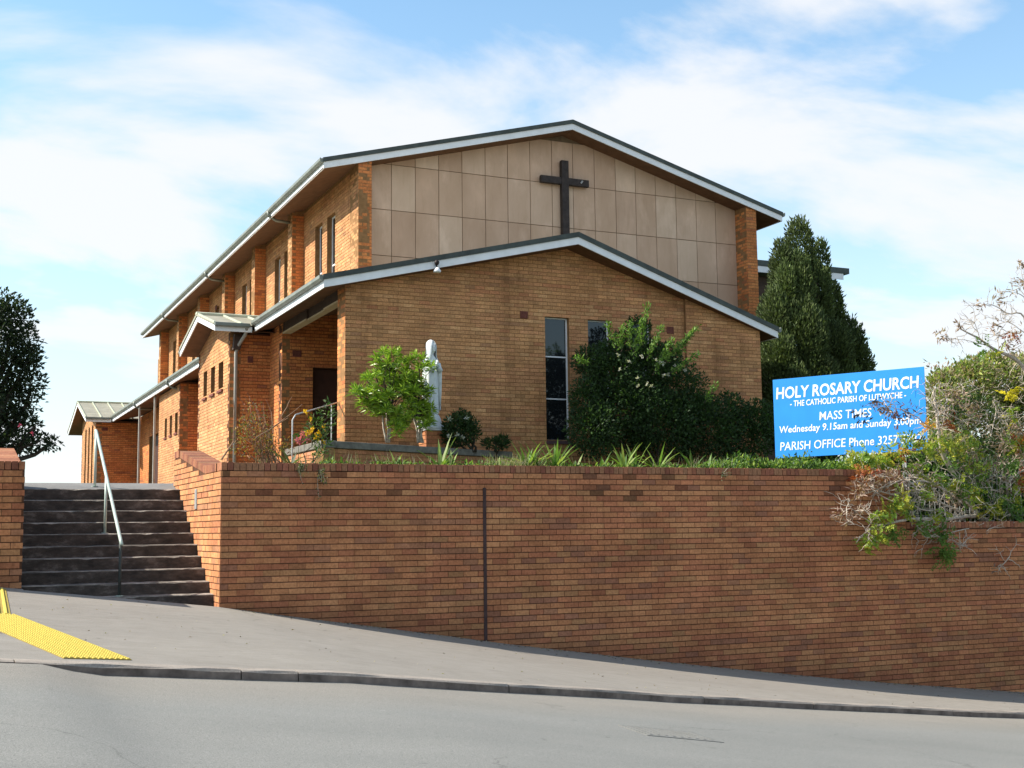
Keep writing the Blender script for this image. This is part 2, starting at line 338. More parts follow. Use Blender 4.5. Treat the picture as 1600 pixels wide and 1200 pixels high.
class Bricks:
    """collects bricks; the largest in the picture become objects, the rest one joined part"""
    def __init__(s): s.c = []; s.u = []; s.n = []; s.L = []; s.H = []; s.col = []; s.w = []
    def put(s, c, u, n, L, H, col, w=None):
        s.c.append(c); s.u.append(u); s.n.append(n); s.L.append(L); s.H.append(H); s.col.append(col)
        s.w.append(w if w is not None else np.cross(n, u))
    def wall(s, o, u, n, length, z0, z1, pal, wts, keep=None, zref=0.0, start=0.0, stain=None, jit=0.0015):
        o = np.array(o, float); u = np.array(u, float); n = np.array(n, float); k = wts / wts.sum()
        wv = np.array([0, 0, 1.0])
        j0 = int(math.floor((z0 - zref) / 0.086)); j1 = int(math.ceil((z1 - zref) / 0.086))
        for j in range(j0, j1 + 1):
            zb = zref + j * 0.086; zt = zb + 0.076
            if zb < z0 - 0.03 or zt > z1 + 0.012: continue
            x = -0.12 * (j % 2) + start
            tint_row = 1 + RNG.normal(0, 0.03)
            run = pal[RNG.choice(len(pal), p=k)]
            while x < length:
                a, b = max(x, 0), min(x + 0.2355, length)
                x += 0.24
                if b - a < 0.03: continue
                ctr = (a + b) / 2
                if keep is not None:
                    r = keep(a, b, zb, zt)
                    if r is None or r is False: continue
                    if r is not True: a, b = r; ctr = (a + b) / 2
                    if b - a < 0.03: continue
                if RNG.random() > 0.25: run = pal[RNG.choice(len(pal), p=k)]
                col = run * (1 + RNG.normal(0, 0.07)) * tint_row
                if stain is not None: col = col * stain(ctr, (zb + zt) / 2)
                c = o + u * ctr + n * RNG.normal(0, jit); c[2] = (zb + zt) / 2
                s.put(c, u, n, b - a, 0.076, np.clip(col, 0.012, 0.8), wv)
    TEMP_F = [(4,5,6,7),(0,1,5,4),(1,2,6,5),(2,3,7,6),(3,0,4,7)]
    def build(s, parent, n_obj, facing=None, name='brick', rest='brickwork', in_view=True, depth=0.02):
        c = np.array(s.c); u = np.array(s.u); n = np.array(s.n); L = np.array(s.L); H = np.array(s.H); col = np.array(s.col); w = np.array(s.w)
        q = (c - CAM) @ R_CV.T
        px = 800 + F_PX * q[:, 0] / q[:, 2]; py = 600 + F_PX * q[:, 1] / q[:, 2]
        dv = c - CAM; dv /= np.linalg.norm(dv, axis=1)[:, None]
        size = np.where((px > 4) & (px < 1596) & (py > 4) & (py < 1196), -np.einsum('ij,ij->i', dv, n) * L / q[:, 2], 0)
        size[L < 0.075] = 0
        if facing is not None: size = size * facing(c, px, py)
        order = np.argsort(-size); pick = order[:n_obj]; pick = pick[size[pick] > 0]
        mask = np.ones(len(c), bool); mask[pick] = False
        cache = {}
        for i in pick:
            # alike pieces share a mesh: same length class, orientation and shade class
            lk = round(L[i] * 100); shade = np.round(col[i] * 40).astype(int)
            key = (lk, round(H[i]*100), tuple(np.round(n[i], 2)), tuple(np.round(u[i], 2)), tuple(shade))
            me = cache.get(key)
            if me is None:
                V = s._verts(np.zeros((1, 3)), u[i:i+1], n[i:i+1], w[i:i+1], np.array([lk / 100]), H[i:i+1], depth)[0]
                F = list(s.TEMP_F) + [(3, 2, 1, 0)]
                me = raw_mesh(name, V, [k for f in F for k in f], [4] * 6, col=np.repeat(col[i:i+1], 8, 0), mats=[M_BRICK]); cache[key] = me
            link(name, me, parent, c[i])
        if mask.any():
            V = s._verts(c[mask], u[mask], n[mask], w[mask], L[mask], H[mask], depth); k = len(V)
            F = (np.array(s.TEMP_F)[None] + (np.arange(k) * 8)[:, None, None]).reshape(-1)
            o0 = c[mask].mean(0)
            me = raw_mesh(rest, V.reshape(-1, 3) - o0, F, np.full(k * 5, 4), col=np.repeat(col[mask], 8, 0), mats=[M_BRICK])
            link(rest, me, parent, o0, 'stuff')
    @staticmethod
    def _verts(c, u, n, w, L, H, depth):
        ch = 0.0025; out = []
        tilt = RNG.normal(0, 0.004, (len(c), 1))
        u2 = u + n * tilt
        for (dn, ins) in ((-depth, 0.0), (0.0, ch)):
            for a, b in ((-1, -1), (1, -1), (1, 1), (-1, 1)):
                out.append(c + u2 * (a * (L / 2 - ins))[:, None] + w * (b * (H / 2 - ins))[:, None] + n * dn)
        return np.stack(out, 1)

# ------------------------------------------------------------------ leaves
def leaf_cards(P, D, L, W, C, fold=0.25, droop=0.0):
    """one folded blade per row: base, right, tip, left"""
    P = np.asarray(P, float); D = np.asarray(D, float); D = D / np.maximum(np.linalg.norm(D, axis=1), 1e-9)[:, None]
    k = len(P); r = RNG.normal(size=(k, 3)); S = np.cross(D, r); S /= np.maximum(np.linalg.norm(S, axis=1), 1e-9)[:, None]
    U = np.cross(S, D); L = np.broadcast_to(np.asarray(L, float), (k,))[:, None]; W = np.broadcast_to(np.asarray(W, float), (k,))[:, None]
    mid = P + D * L * 0.45
    V = np.stack([P, mid + S * W / 2 + U * W * fold, P + D * L - np.array([0, 0, 1.0]) * L * droop, mid - S * W / 2 + U * W * fold], 1)
    F = (np.array([(0, 1, 2), (0, 2, 3)])[None] + (np.arange(k) * 4)[:, None, None]).reshape(-1)
    return V, F, np.repeat(np.asarray(C, float), 4, 0)
def leaf_part(name, parent, mat, P, D, L, W, C, n_obj=0, obj_name='leaf', **kw):
    V, F, C4 = leaf_cards(P, D, L, W, C, **kw); k = len(V)
    idx = np.arange(k)
    if n_obj:
        ctr = V.mean(1); q = (ctr - CAM) @ R_CV.T
        order = np.argsort(q[:, 2] - 3 * np.broadcast_to(np.asarray(L), (k,)))[:n_obj]
        for i in order:
            me = raw_mesh(obj_name, V[i] - V[i][0], [0, 1, 2, 0, 2, 3], [3, 3], col=C4[i*4:i*4+4], mats=[mat]); link(obj_name, me, parent, V[i][0])
        keep = np.ones(k, bool); keep[order] = False; V = V[keep]; C4 = C4.reshape(k, 4, 3)[keep].reshape(-1, 3); k = len(V)
        if not k: return
        F = (np.array([(0, 1, 2), (0, 2, 3)])[None] + (np.arange(k) * 4)[:, None, None]).reshape(-1)
    o0 = V.reshape(-1, 3).mean(0)
    me = raw_mesh(name, V.reshape(-1, 3) - o0, F, np.full(k * 2, 3), col=C4, mats=[mat])
    return link(name, me, parent, o0, 'stuff')
def pick_cols(pal, k, jit=0.15):
    pal = np.array(pal); c = pal[RNG.integers(0, len(pal), k)]
    return np.clip(c * (1 + RNG.normal(0, jit, (k, 1))), 0.004, 0.9)
def shell_points(lumps, total, inner=0.35):
    """points through a set of ellipsoids (centre, radii), denser at the skin; also the outward direction"""
    vol = np.array([l[1][0]*l[1][1] + l[1][1]*l[1][2] + l[1][0]*l[1][2] for l in lumps]); cnt = np.maximum((total * vol / vol.sum()).astype(int), 4)
    P = []; D = []; K = []
    for i, ((c, r), k) in enumerate(zip(lumps, cnt)):
        d = RNG.normal(size=(k, 3)); d /= np.linalg.norm(d, axis=1)[:, None]
        rad = 1 - (1 - inner) * RNG.random(k) ** 1.8 * 0.9
        rad *= 1 + RNG.normal(0, 0.07, k)
        P.append(np.array(c) + d * rad[:, None] * np.array(r)); D.append(d); K.append(np.full(k, i))
    return np.concatenate(P), np.concatenate(D), np.concatenate(K)
def lump(px, py, Y, rpx, rpy=None, ry=None):
    c = PY(px, py, Y); s = scale_at(c); rx = rpx / s; rz = (rpy or rpx) / s
    return (c, (rx, ry if ry else rx, rz))
# ================================================================== SETTING
XB = np.array([-60, -14, -2.78, -1.92, -1.2, 0, 1.41, 2.36, 3.35, 4.38, 5.46, 6.59, 7.78, 9.02, 10.33, 11.71, 13.16, 14.7, 70])
ZB = np.array([4.6, 1.55, 0.305, 0.205, 0.118, -0.03, -0.262, -0.412, -0.573, -0.745, -0.905, -1.078, -1.247, -1.419, -1.595, -1.764, -1.931, -2.107, -7.6])
def zbase(x): return np.interp(x, XB, ZB)
CF = 0.055
XK = np.array([-60, -8, -3.06, -2.05, -0.94, 0.37, 1.93, 3.86, 6.12, 8.78, 11.67, 16, 70])
YK = np.array([-7.6, -6.75, -6.52, -6.34, -6.13, -5.79, -5.30, -4.64, -3.97, -3.32, -2.83, -2.4, -2.4])
def ykerb(x): return np.interp(x, XK, YK)
def zpath(x, y): return zbase(x) + CF * y
def kerb_h(x): return np.interp(x, [-2.75, -2.35], [0.010, 0.085])
GX = np.concatenate([np.linspace(-60, -8, 14), np.linspace(-7.5, 18, 103), np.linspace(19, 70, 18)])
# footpath: ruled between the wall foot and the back of the kerb
mb = MB(); ny = 8
for x in GX:
    yb = ykerb(x) + 0.16
    for j in range(ny + 1):
        y = 0.02 + (yb - 0.02) * j / ny; mb.v.append((x, y, zpath(x, y)))
for i in range(len(GX) - 1):
    for j in range(ny):
        a = i*(ny+1)+j; mb.f.append([a, a+1, a+ny+2, a+ny+1]); mb.m.append(0)
tag(mb.build('footpath', M_PATH, smooth=True), 'pale asphalt footpath sloping down to the right below the brick wall', kind='structure')
# road: ruled from the foot of the kerb to the far side, falls a little towards the viewer
V = []; C3 = []; YO = np.concatenate([np.linspace(0, 1.2, 7), np.linspace(1.6, 9, 20), np.linspace(10, 34, 9)])
for x in GX:
    yk = ykerb(x) - 0.004; z0 = zpath(x, ykerb(x) + 0.16) - kerb_h(x)
    for d in YO:
        V.append((x, yk - d, z0 - 0.040 * min(d, 14)))
        t = min(max((d - 0.5) / 1.1, 0), 1); wheel = 0.5 + 0.5*math.cos((d - 2.4) * 2 * math.pi / 1.75)
        cc = np.array((0.258, 0.232, 0.198)) * (1 - t) + np.array((0.226, 0.219, 0.200)) * t
        C3.append(cc * (1 - 0.05 * t * wheel))
k = len(YO); Fq = []
for i in range(len(GX) - 1):
    for j in range(k - 1): a = i*k+j; Fq += [a, a+1, a+k+1, a+k]
me = raw_mesh('road', V, Fq, [4]*((len(GX)-1)*(k-1)), col=np.array(C3), mats=[M_ROAD], smooth=True)
tag(link('road', me, None, (0, 0, 0)), 'grey asphalt road in the foreground', kind='structure')
# kerb: one root with a stone between each pair of joints
kerb = thing('kerb', 'worn concrete kerb with dark shaded face between road and footpath', None, (0, -6.4, -0.3)); kerb['kind'] = 'structure'
joints = [-60, -20, -6, -2.95, -1.07, -0.52, 1.9, 4.93, 7.0, 10.0, 14.0, 30, 70]
for a, b in zip(joints[:-1], joints[1:]):
    xs = np.linspace(a + 0.006, b - 0.006, max(3, int((b - a) / 0.25))); rings = []
    for x in xs:
        yk = float(ykerb(x)); zt = float(zpath(x, yk + 0.16)) + 0.003; h = float(kerb_h(x)); kw = float(np.interp(x, [-2.7, -2.1], [0.50, 0.17])); j = RNG.normal(0, 0.004); jz = RNG.normal(0, 0.0025)
        rings.append([(x, yk + kw, zt - h - 0.1), (x, yk + j*0.3, zt - h - 0.1), (x, yk + j, zt - min(0.022, h*.4) - jz), (x, yk + 0.022 + j, zt - 0.002 + jz), (x, yk + kw, zt + 0.004)])
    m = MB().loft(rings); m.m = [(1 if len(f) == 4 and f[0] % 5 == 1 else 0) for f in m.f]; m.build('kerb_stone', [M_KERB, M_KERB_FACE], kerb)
# church yard, higher than the street; steps down behind the low part of the wall on the right
M_YARD = simple('yard_grass', (0.06, 0.075, 0.03), 0.95, 0.1, 0.4, 5)
mb = MB(); gx = [-90, -30, -2.86, -2.5, 0.0, 0.34, 4, 8, 12.3, 12.6, 16, 22, 23, 40, 90]; gy = [0.28, 0.6, 2.6, 3.4, 3.8, 8, 20, 60, 140]
for x in gx:
    for y in gy:
        z = 1.76
        if x > 12.35 and y < 2.7 and x < 22.5: z = 0.86
        if -2.87 < x < 0.33 and y < 3.85: z = 1.55 if y > 3.7 else -0.3
        if x >= 0.34 and x <= 12.3 and y < 4: z = 1.905
        mb.v.append((x, y, z))
k = len(gy)
for i in range(len(gx) - 1):
    for j in range(k - 1):
        if gx[i] >= -2.9 and gx[i+1] <= 0.35 and gy[j+1] <= 3.9: continue
        a = i*k+j; mb.f.append([a, a+k, a+k+1, a+1]); mb.m.append(0)
tag(mb.build('ground', M_YARD), 'raised church yard ground behind the wall', kind='structure')
tag(MB().box(-5000, 5000, -5000, 5000, -9.4, -9.2).build('terrain', simple('far_ground', (0.09, 0.10, 0.055), 0.95, 0.1, 0.3, 0.02)), 'far low ground', kind='structure')
# path from the head of the stairs to the porches
mb = MB()
prof = [(3.49, 1.684), (3.95, 1.80), (46, 1.80)]
V = []
for y, z in prof: V += [(-2.5, y, z), (0.0 if y < 3.8 else 2.4, y, z)]
for (y0, z0), (y1, z1), x1 in (((3.49, 1.684), (3.78, 1.757), 0.0), ((3.78, 1.757), (3.98, 1.80), 0.9), ((3.98, 1.80), (46, 1.80), 2.8)):
    mb.hexa([(-2.5, y0, z0-.3), (x1, y0, z0-.3), (x1, y1, z1-.3), (-2.5, y1, z1-.3), (-2.5, y0, z0), (x1, y0, z0), (x1, y1, z1), (-2.5, y1, z1)])
tag(mb.build('path', M_LANDING), 'grey concrete path rising from the head of the stairs', kind='structure')

# ================================================================== RETAINING WALL
def wall_stain(x, z):
    # black mildew that hangs in streaks under the coping, and courses that darken towards the foot
    s = 1.0
    d = 1.83 - z
    if d < 0.45:
        n = math.sin(x*3.1) + math.sin(x*7.7+1.3) + math.sin(x*1.3+0.4)
        if RNG.random() < max(0, 0.16 + 0.13*n) * (1 - d/0.45): s = 0.42 + 0.25*RNG.random()
    h = z - float(zbase(x))
    if h < 0.25: s *= 0.72 + h
    return np.array((s, s, s)) if s > 0.9 else np.array((s, s*0.97, s*1.0))
STEPX = 12.1
ret = thing('retaining_wall', 'long brown brick retaining wall along the footpath right of the stairs', 'wall', (5.0, 0.0, -0.9))
mb = MB()
xs = [0.006] + list(np.arange(1, 12, 1.0)) + [STEPX]
for a, b in zip(xs[:-1], xs[1:]):
    mb.box(a, b, 0.007, 0.35, min(zbase(a), zbase(b)) - 0.4, 1.826)
xs = [STEPX] + list(np.arange(13, 23, 1.0))
for a, b in zip(xs[:-1], xs[1:]):
    mb.box(a, b, 0.007, 0.35, min(zbase(a), zbase(b)) - 0.4, 0.896)
# the return wall beside the stairs, rising with them
mb.prism([(0.35, -0.3), (3.77, -0.3), (3.77, 2.19), (3.29, 2.19), (1.12, 1.826), (0.35, 1.826)], 0, 0.007, 0.343)
mb.build('wall_core', M_MORTAR_DARK, ret)
B = Bricks()
def keep_ret(a, b, z0, z1):
    if z1 < zbase((a+b)/2) - 0.03: return None
    return True
B.wall((0, 0, 0), (1, 0, 0), (0, -1, 0), STEPX, -2.3, 1.826, PAL_WALL, W_WALL, keep_ret, zref=1.832 - 0.086*60, stain=wall_stain)
B.wall((STEPX, 0, 0), (1, 0, 0), (0, -1, 0), 9.5, -3.6, 0.896, PAL_WALL * 0.92, W_WALL, lambda a, b, z0, z1: None if z1 < zbase(STEPX + (a+b)/2) - 0.03 else True, zref=1.832 - 0.086*60, stain=lambda x, z: wall_stain(x + STEPX, z + 0.93))
def ret_top(y): return np.interp(y, [0, 1.12, 3.29, 5], [1.826, 1.826, 2.19, 2.19])
def keep_return(a, b, z0, z1):
    ya, yb = 3.78 - b, 3.78 - a       # u runs from back to front
    if z1 <= ret_top(ya) + 0.004: return True
    if z0 + 0.03 > ret_top(yb): return None
    ok = [y for y in np.linspace(ya, yb, 12) if ret_top(y) >= z1 - 0.004]
    if not ok: return None
    return (3.78 - max(ok), 3.78 - min(ok))
B.wall((0, 3.78, 0), (0, -1, 0), (-1, 0, 0), 3.78, -0.1, 2.2, PAL_WALL * np.array((1.2, 1.25, 1.2)), W_WALL, keep_return, zref=1.832 - 0.086*60)  # paler bricks than the front: sunlight on this side put into the colour
B.build(ret, 300)
# coping: bricks on edge
CB = Bricks(); kk = W_WALL / W_WALL.sum()
PAL_COPE = np.array([(0.33,0.135,0.072),(0.36,0.155,0.08),(0.30,0.115,0.062),(0.26,0.10,0.06),(0.34,0.17,0.09)])
def cope_col():
    return PAL_COPE[RNG.integers(0, 5)] * (1 + RNG.normal(0, 0.10))
cope_mesh = {}
def coping(parent, ctr, half, ax, shade):
    key = (tuple(np.round(half, 3)), tuple(np.round(np.array(ax).ravel(), 2)), shade)
    me = cope_mesh.get(key)
    if me is None:
        m = MB().obox((0, 0, 0), half, ax); col = cope_col()
        V = np.array(m.v)
        # knock the edges back a little: arris of a fired brick
        me = raw_mesh('coping_brick', V, [i for f in m.f for i in f], [len(f) for f in m.f], col=np.repeat(col[None], len(V), 0), mats=[M_BRICK]); cope_mesh[key] = me
    o = link('coping_brick', me, parent, ctr)
    return o
I3 = ((1, 0, 0), (0, 1, 0), (0, 0, 1))
for j in range(int(STEPX / 0.086)):
    x = 0.043 + j * 0.086
    coping(ret, (x, 0.149 + RNG.normal(0, 0.0025), 1.887 + RNG.normal(0, 0.0015)), (0.0385, 0.15, 0.055), I3, j % 14 + (RNG.integers(0, 3)))
for j in range(40):
    x = STEPX + 0.05 + j * 0.086
    coping(ret, (x, 0.149 + RNG.normal(0, 0.0025), 0.957 + RNG.normal(0, 0.0015)), (0.0385, 0.15, 0.055), I3, j % 14)
def return_coping(parent, x0, x1, ys=0.345):
    prof = [(ys, 1.826), (1.12, 1.826), (3.29, 2.19), (3.77, 2.19)]; n = 0
    for (y0, z0), (y1, z1) in zip(prof[:-1], prof[1:]):
        L = math.hypot(y1-y0, z1-z0); d = ((y1-y0)/L, (z1-z0)/L); t = 0.043
        while t < L - 0.03:
            c = ((x0+x1)/2, y0 + d[0]*t - d[1]*0.061, z0 + d[1]*t + d[0]*0.061)
            coping(parent, c, ((x1-x0)/2, 0.0385, 0.055), ((1, 0, 0), (0, d[0], d[1]), (0, -d[1], d[0])), 100 + n % 9); n += 1; t += 0.086
return_coping(ret, -0.002, 0.345)
MB().box(3.925, 3.975, -0.012, 0.02, float(zbase(3.95)) - 0.05, 1.60).build('expansion_joint', M_JOINT, ret)
MB().box(-0.012, 0.004, 1.70, 1.86, 1.33, 1.63).build('plate', M_PLATE, ret, bevel=0.004)

# left wall, other side of the stairs
LY = 0.34
lw = thing('brick_wall', 'short piece of brick wall at the left edge beside the stairs, with sloped coping', 'wall', (-3.0, LY, 0.3))
mb = MB(); xs = list(np.arange(-14, -3, 1.0)) + [-2.506]
for a, b in zip(xs[:-1], xs[1:]): mb.box(a, b, LY + 0.007, LY + 0.35, min(zbase(a), zbase(b)) - 0.4, 1.826)
mb.prism([(LY + 0.35, -0.3), (3.77, -0.3), (3.77, 2.19), (3.29, 2.19), (1.12, 1.826), (LY + 0.35, 1.826)], 0, -2.95, -2.507)
mb.build('wall_core', M_MORTAR_DARK, lw)
LB = Bricks()
LB.wall((-9, LY, 0), (1, 0, 0), (0, -1, 0), 6.5, 0.0, 1.826, PAL_WALL * 1.05, W_WALL, lambda a, b, z0, z1: None if z1 < zbase(-9 + (a+b)/2) - 0.03 else True, zref=1.832 - 0.086*60, start=0.11, stain=lambda x, z: wall_stain(x - 9, z))
LB.build(lw, 300)
for j in range(60):
    coping(lw, (-2.543 - j * 0.086, LY + 0.149 + RNG.normal(0, 0.0025), 1.887), (0.0385, 0.15, 0.055), I3, j % 14)
return_coping(lw, -2.95, -2.498, LY + 0.30)
# footpath runs on to the foot of the set back wall
mb = MB()
for x in np.linspace(-14, -2.49, 24): mb.v += [(x, 0.021, zbase(x) + .001), (x, LY + 0.06, zbase(x) + 0.004)]
for i in range(23): mb.f.append([2*i, 2*i+2, 2*i+3, 2*i+1]); mb.m.append(0)
tag(mb.build('footpath', M_PATH, smooth=True), 'narrow strip of footpath at the foot of the left wall', kind='structure')

# ================================================================== STAIRS AND RAIL
st = thing('staircase', 'dark weathered concrete stairs climbing between the two brick walls', 'stairs', (-1.25, 0.4, 0.0))
NOSE = [(0.375, 0.135), (0.678, 0.301), (1.009, 0.473), (1.309, 0.646), (1.622, 0.812), (1.941, 0.984), (2.248, 1.155), (2.533, 1.332), (2.842, 1.502), (3.178, 1.681)]
for i, (y, z) in enumerate(NOSE):
    y1 = NOSE[i+1][0] if i < 9 else 3.488
    xs = np.linspace(-2.502, -0.002, 26); rings = []
    zb = z - 0.21 if i else -0.35
    for x in xs:
        a = RNG.normal(0, 0.0022); bz = RNG.normal(0, 0.0016); chip = 0.012 if RNG.random() < 0.10 else 0.0
        rings.append([(x, y1 + (0.03 if i < 9 else 0.0), zb), (x, y + 0.006, zb), (x, y + a*0.4 + 0.003, z - 0.015 - chip), (x, y + 0.016 + a + chip, z - 0.003 + bz), (x, y1 + (0.03 if i < 9 else 0.0), z + bz)])
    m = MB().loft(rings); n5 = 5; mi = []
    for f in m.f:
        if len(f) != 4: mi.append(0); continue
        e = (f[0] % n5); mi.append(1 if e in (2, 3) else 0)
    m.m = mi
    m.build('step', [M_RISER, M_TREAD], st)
M_POST_SHADE = simple('post_shade', (0.05, 0.055, 0.05), 0.7, 0.3, 0.2, 12)  # rail colour darkened: the lowest post's shade is put into it
rail = thing('handrail', 'pale green tubular handrail running up the middle of the concrete stairs', 'handrail', (-1.25, 0.45, 0.135))
XR = -1.25
MB().tube([(XR, 0.36, 0.83), (XR, 0.5, 0.905), (XR, 3.62, 2.60), (XR, 3.74, 2.64), (XR, 3.78, 2.58), (XR, 3.78, 2.50)], 0.024, 10).build('rail', M_RAIL, rail, smooth=True)
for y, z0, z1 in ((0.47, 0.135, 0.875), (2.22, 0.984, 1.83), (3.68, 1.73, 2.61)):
    p_ = MB().tube([(XR, y, z0), (XR, y, z1)], 0.021, 10).build('post', M_RAIL if y > 1 else M_POST_SHADE, rail, smooth=True)
    if y < 1: p_['label'] = 'lowest post, coloured darker for the shade it stands in'
    MB().tube([(XR, y, z0), (XR, y, z0 + 0.012)], 0.05, 12).build('foot_plate', M_RAIL, rail)

# ================================================================== CHURCH
ch = thing('church', 'large tan brick church with two stepped gables, low wide roofs and a panelled upper front', 'church', (9.5, 7.9, 1.75))
F1 = 7.889; F2 = 12.556; YP = 13.12; XU = 5.976; XUR = 18.30; XL = 4.2; XR1 = 14.82
LOW = [(3.644, 6.044), (9.518, 7.406), (15.296, 5.613)]            # underside of the lower gable (x, z)
UPP = [(5.035, 10.088), (12.158, 11.998), (19.194, 10.049)]           # underside of the upper gable
def under(prof, x): return float(np.interp(x, [p[0] for p in prof], [p[1] for p in prof]))
# slope continued beyond the eave
def low_z(x): return under(LOW, x)
def upp_z(x): return under(UPP, x)
CBk = Bricks()
def wall_core(o, u, n, length, zb, top, holes, thick, mat, name='wall', parent=ch, samples=()):
    """slab of wall with openings; front face at o + n*-0.006; top(u) gives its height"""
    o = np.array(o, float); u = np.array(u, float); n = np.array(n, float); m = MB()
    br = sorted(set([0.0, length] + [h[0] for h in holes] + [h[1] for h in holes] + [s for s in samples if 0 < s < length]))
    for a, b in zip(br[:-1], br[1:]):
        segs = [(zb, None)]
        for h in holes:
            if h[0] <= a + 1e-6 and h[1] >= b - 1e-6: segs = [(zb, h[2]), (h[3], None)]
        for z0, z1 in segs:
            ta, tb = (top(a), top(b)) if z1 is None else (z1, z1)
            f = o - n * 0.006; k = o - n * thick
            m.hexa([f + u*a + (0,0,z0), f + u*b + (0,0,z0), k + u*b + (0,0,z0), k + u*a + (0,0,z0), f + u*a + (0,0,ta), f + u*b + (0,0,tb), k + u*b + (0,0,tb), k + u*a + (0,0,ta)])
    return m.build(name, mat, parent)
def keep_holes(top, holes):
    def f(a, b, z0, z1):
        if z0 > max(top(a), top(b)) or z1 > min(top(a), top(b)) + 0.10: return None
        for h in holes:
            if z1 > h[2] + 0.02 and z0 < h[3] - 0.02:
                if a >= h[0] - 0.01 and b <= h[1] + 0.01: return None
                if a < h[0] < b: b = h[0] - 0.004
                if a < h[1] < b: a = h[1] + 0.004
        return (a, b) if b - a > 0.03 else None
    return f
def brick_face(o, u, n, length, zb, zt, top, holes=(), pal=PAL_CH, wts=W_CH, start=0.0):
    CBk.wall(o, u, n, length, zb, zt, pal, wts, keep_holes(top, list(holes)), zref=1.75, start=start)

# ---- lower front
WIN = [(8.93, 9.54), (10.04, 10.62), (11.15, 11.73)]; WZ = (2.955, 5.79)
hol = [(a - XL, b - XL, WZ[0] + 0.02, WZ[1]) for a, b in WIN]
topf = lambda u: low_z(XL + u) + 0.06
wall_core((XL, F1, 0), (1,0,0), (0,-1,0), 8.47, 1.6, topf, hol, 0.55, M_MORTAR_TAN, 'front_wall', samples=(LOW[1][0] - XL,))
brick_face((XL, F1, 0), (1,0,0), (0,-1,0), 8.47, 1.75, 7.6, topf, hol)
topr = lambda u: low_z(12.67 + u) + 0.06
wall_core((12.67, F1 - 0.07, 0), (1,0,0), (0,-1,0), XR1 - 12.67, 1.6, topr, [], 0.62, M_MORTAR_TAN, 'front_wall')
brick_face((12.67, F1 - 0.07, 0), (1,0,0), (0,-1,0), XR1 - 12.67, 1.75, 7.6, topr)
# left end of the front wall (faces the side, sunlit)
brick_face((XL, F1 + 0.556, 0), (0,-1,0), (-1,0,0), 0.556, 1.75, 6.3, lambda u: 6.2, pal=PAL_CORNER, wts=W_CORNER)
wall_core((XL, F1 + 0.556, 0), (0,-1,0), (-1,0,0), 0.55, 1.6, lambda u: 6.2, [], 0.05, M_MORTAR_TAN, 'pier')
# right side of the narthex
wall_core((XR1, F1 - 0.06, 0), (0,1,0), (1,0,0), 5.2, 1.6, lambda u: 5.66, [], 0.3, M_MORTAR_TAN, 'side_wall')
# ---- porch recess behind the front wall
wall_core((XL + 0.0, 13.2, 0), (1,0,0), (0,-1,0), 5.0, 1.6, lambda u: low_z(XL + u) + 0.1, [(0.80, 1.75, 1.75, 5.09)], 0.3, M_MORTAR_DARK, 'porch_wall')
brick_face((XL, 13.2, 0), (1,0,0), (0,-1,0), 5.0, 1.75, 7.4, lambda u: low_z(XL + u) + 0.1, [(0.80, 1.75, 1.75, 5.09)], pal=PAL_CORNER, wts=W_CORNER)
d = MB().box(XL + 0.82, XL + 1.74, 13.34, 13.40, 1.75, 5.07).build('door', M_DOOR, ch)
MB().box(XL + 0.90, XL + 0.93, 13.30, 13.338, 2.75, 3.1).build('handle', M_STEEL, d)
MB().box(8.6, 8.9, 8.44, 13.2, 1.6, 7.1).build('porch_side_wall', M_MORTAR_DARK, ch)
# aisle pier, lit
wall_core((XL, 14.45, 0), (0,-1,0), (-1,0,0), 1.25, 1.6, lambda u: 6.14, [], 0.2, M_MORTAR_TAN, 'pier')
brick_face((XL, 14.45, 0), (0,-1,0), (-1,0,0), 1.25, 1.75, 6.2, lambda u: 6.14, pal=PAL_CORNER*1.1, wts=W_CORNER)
# soffit beam between front wall and porch
for y0, y1, dx in ((8.44, 9.55, 0.0), (9.552, 11.0, 0.045), (11.002, 13.19, 0.0)):
    MB().box(XL + 0.02 + dx, XL + 0.22, y0, y1, 5.955, 6.19).build('soffit_beam', M_BROWN, ch)
    MB().box(XL + 0.00 + dx, XL + 0.21, y0 + 0.01, y1 - 0.01, 5.915, 5.953).build('beam_board', M_CREAM, ch)

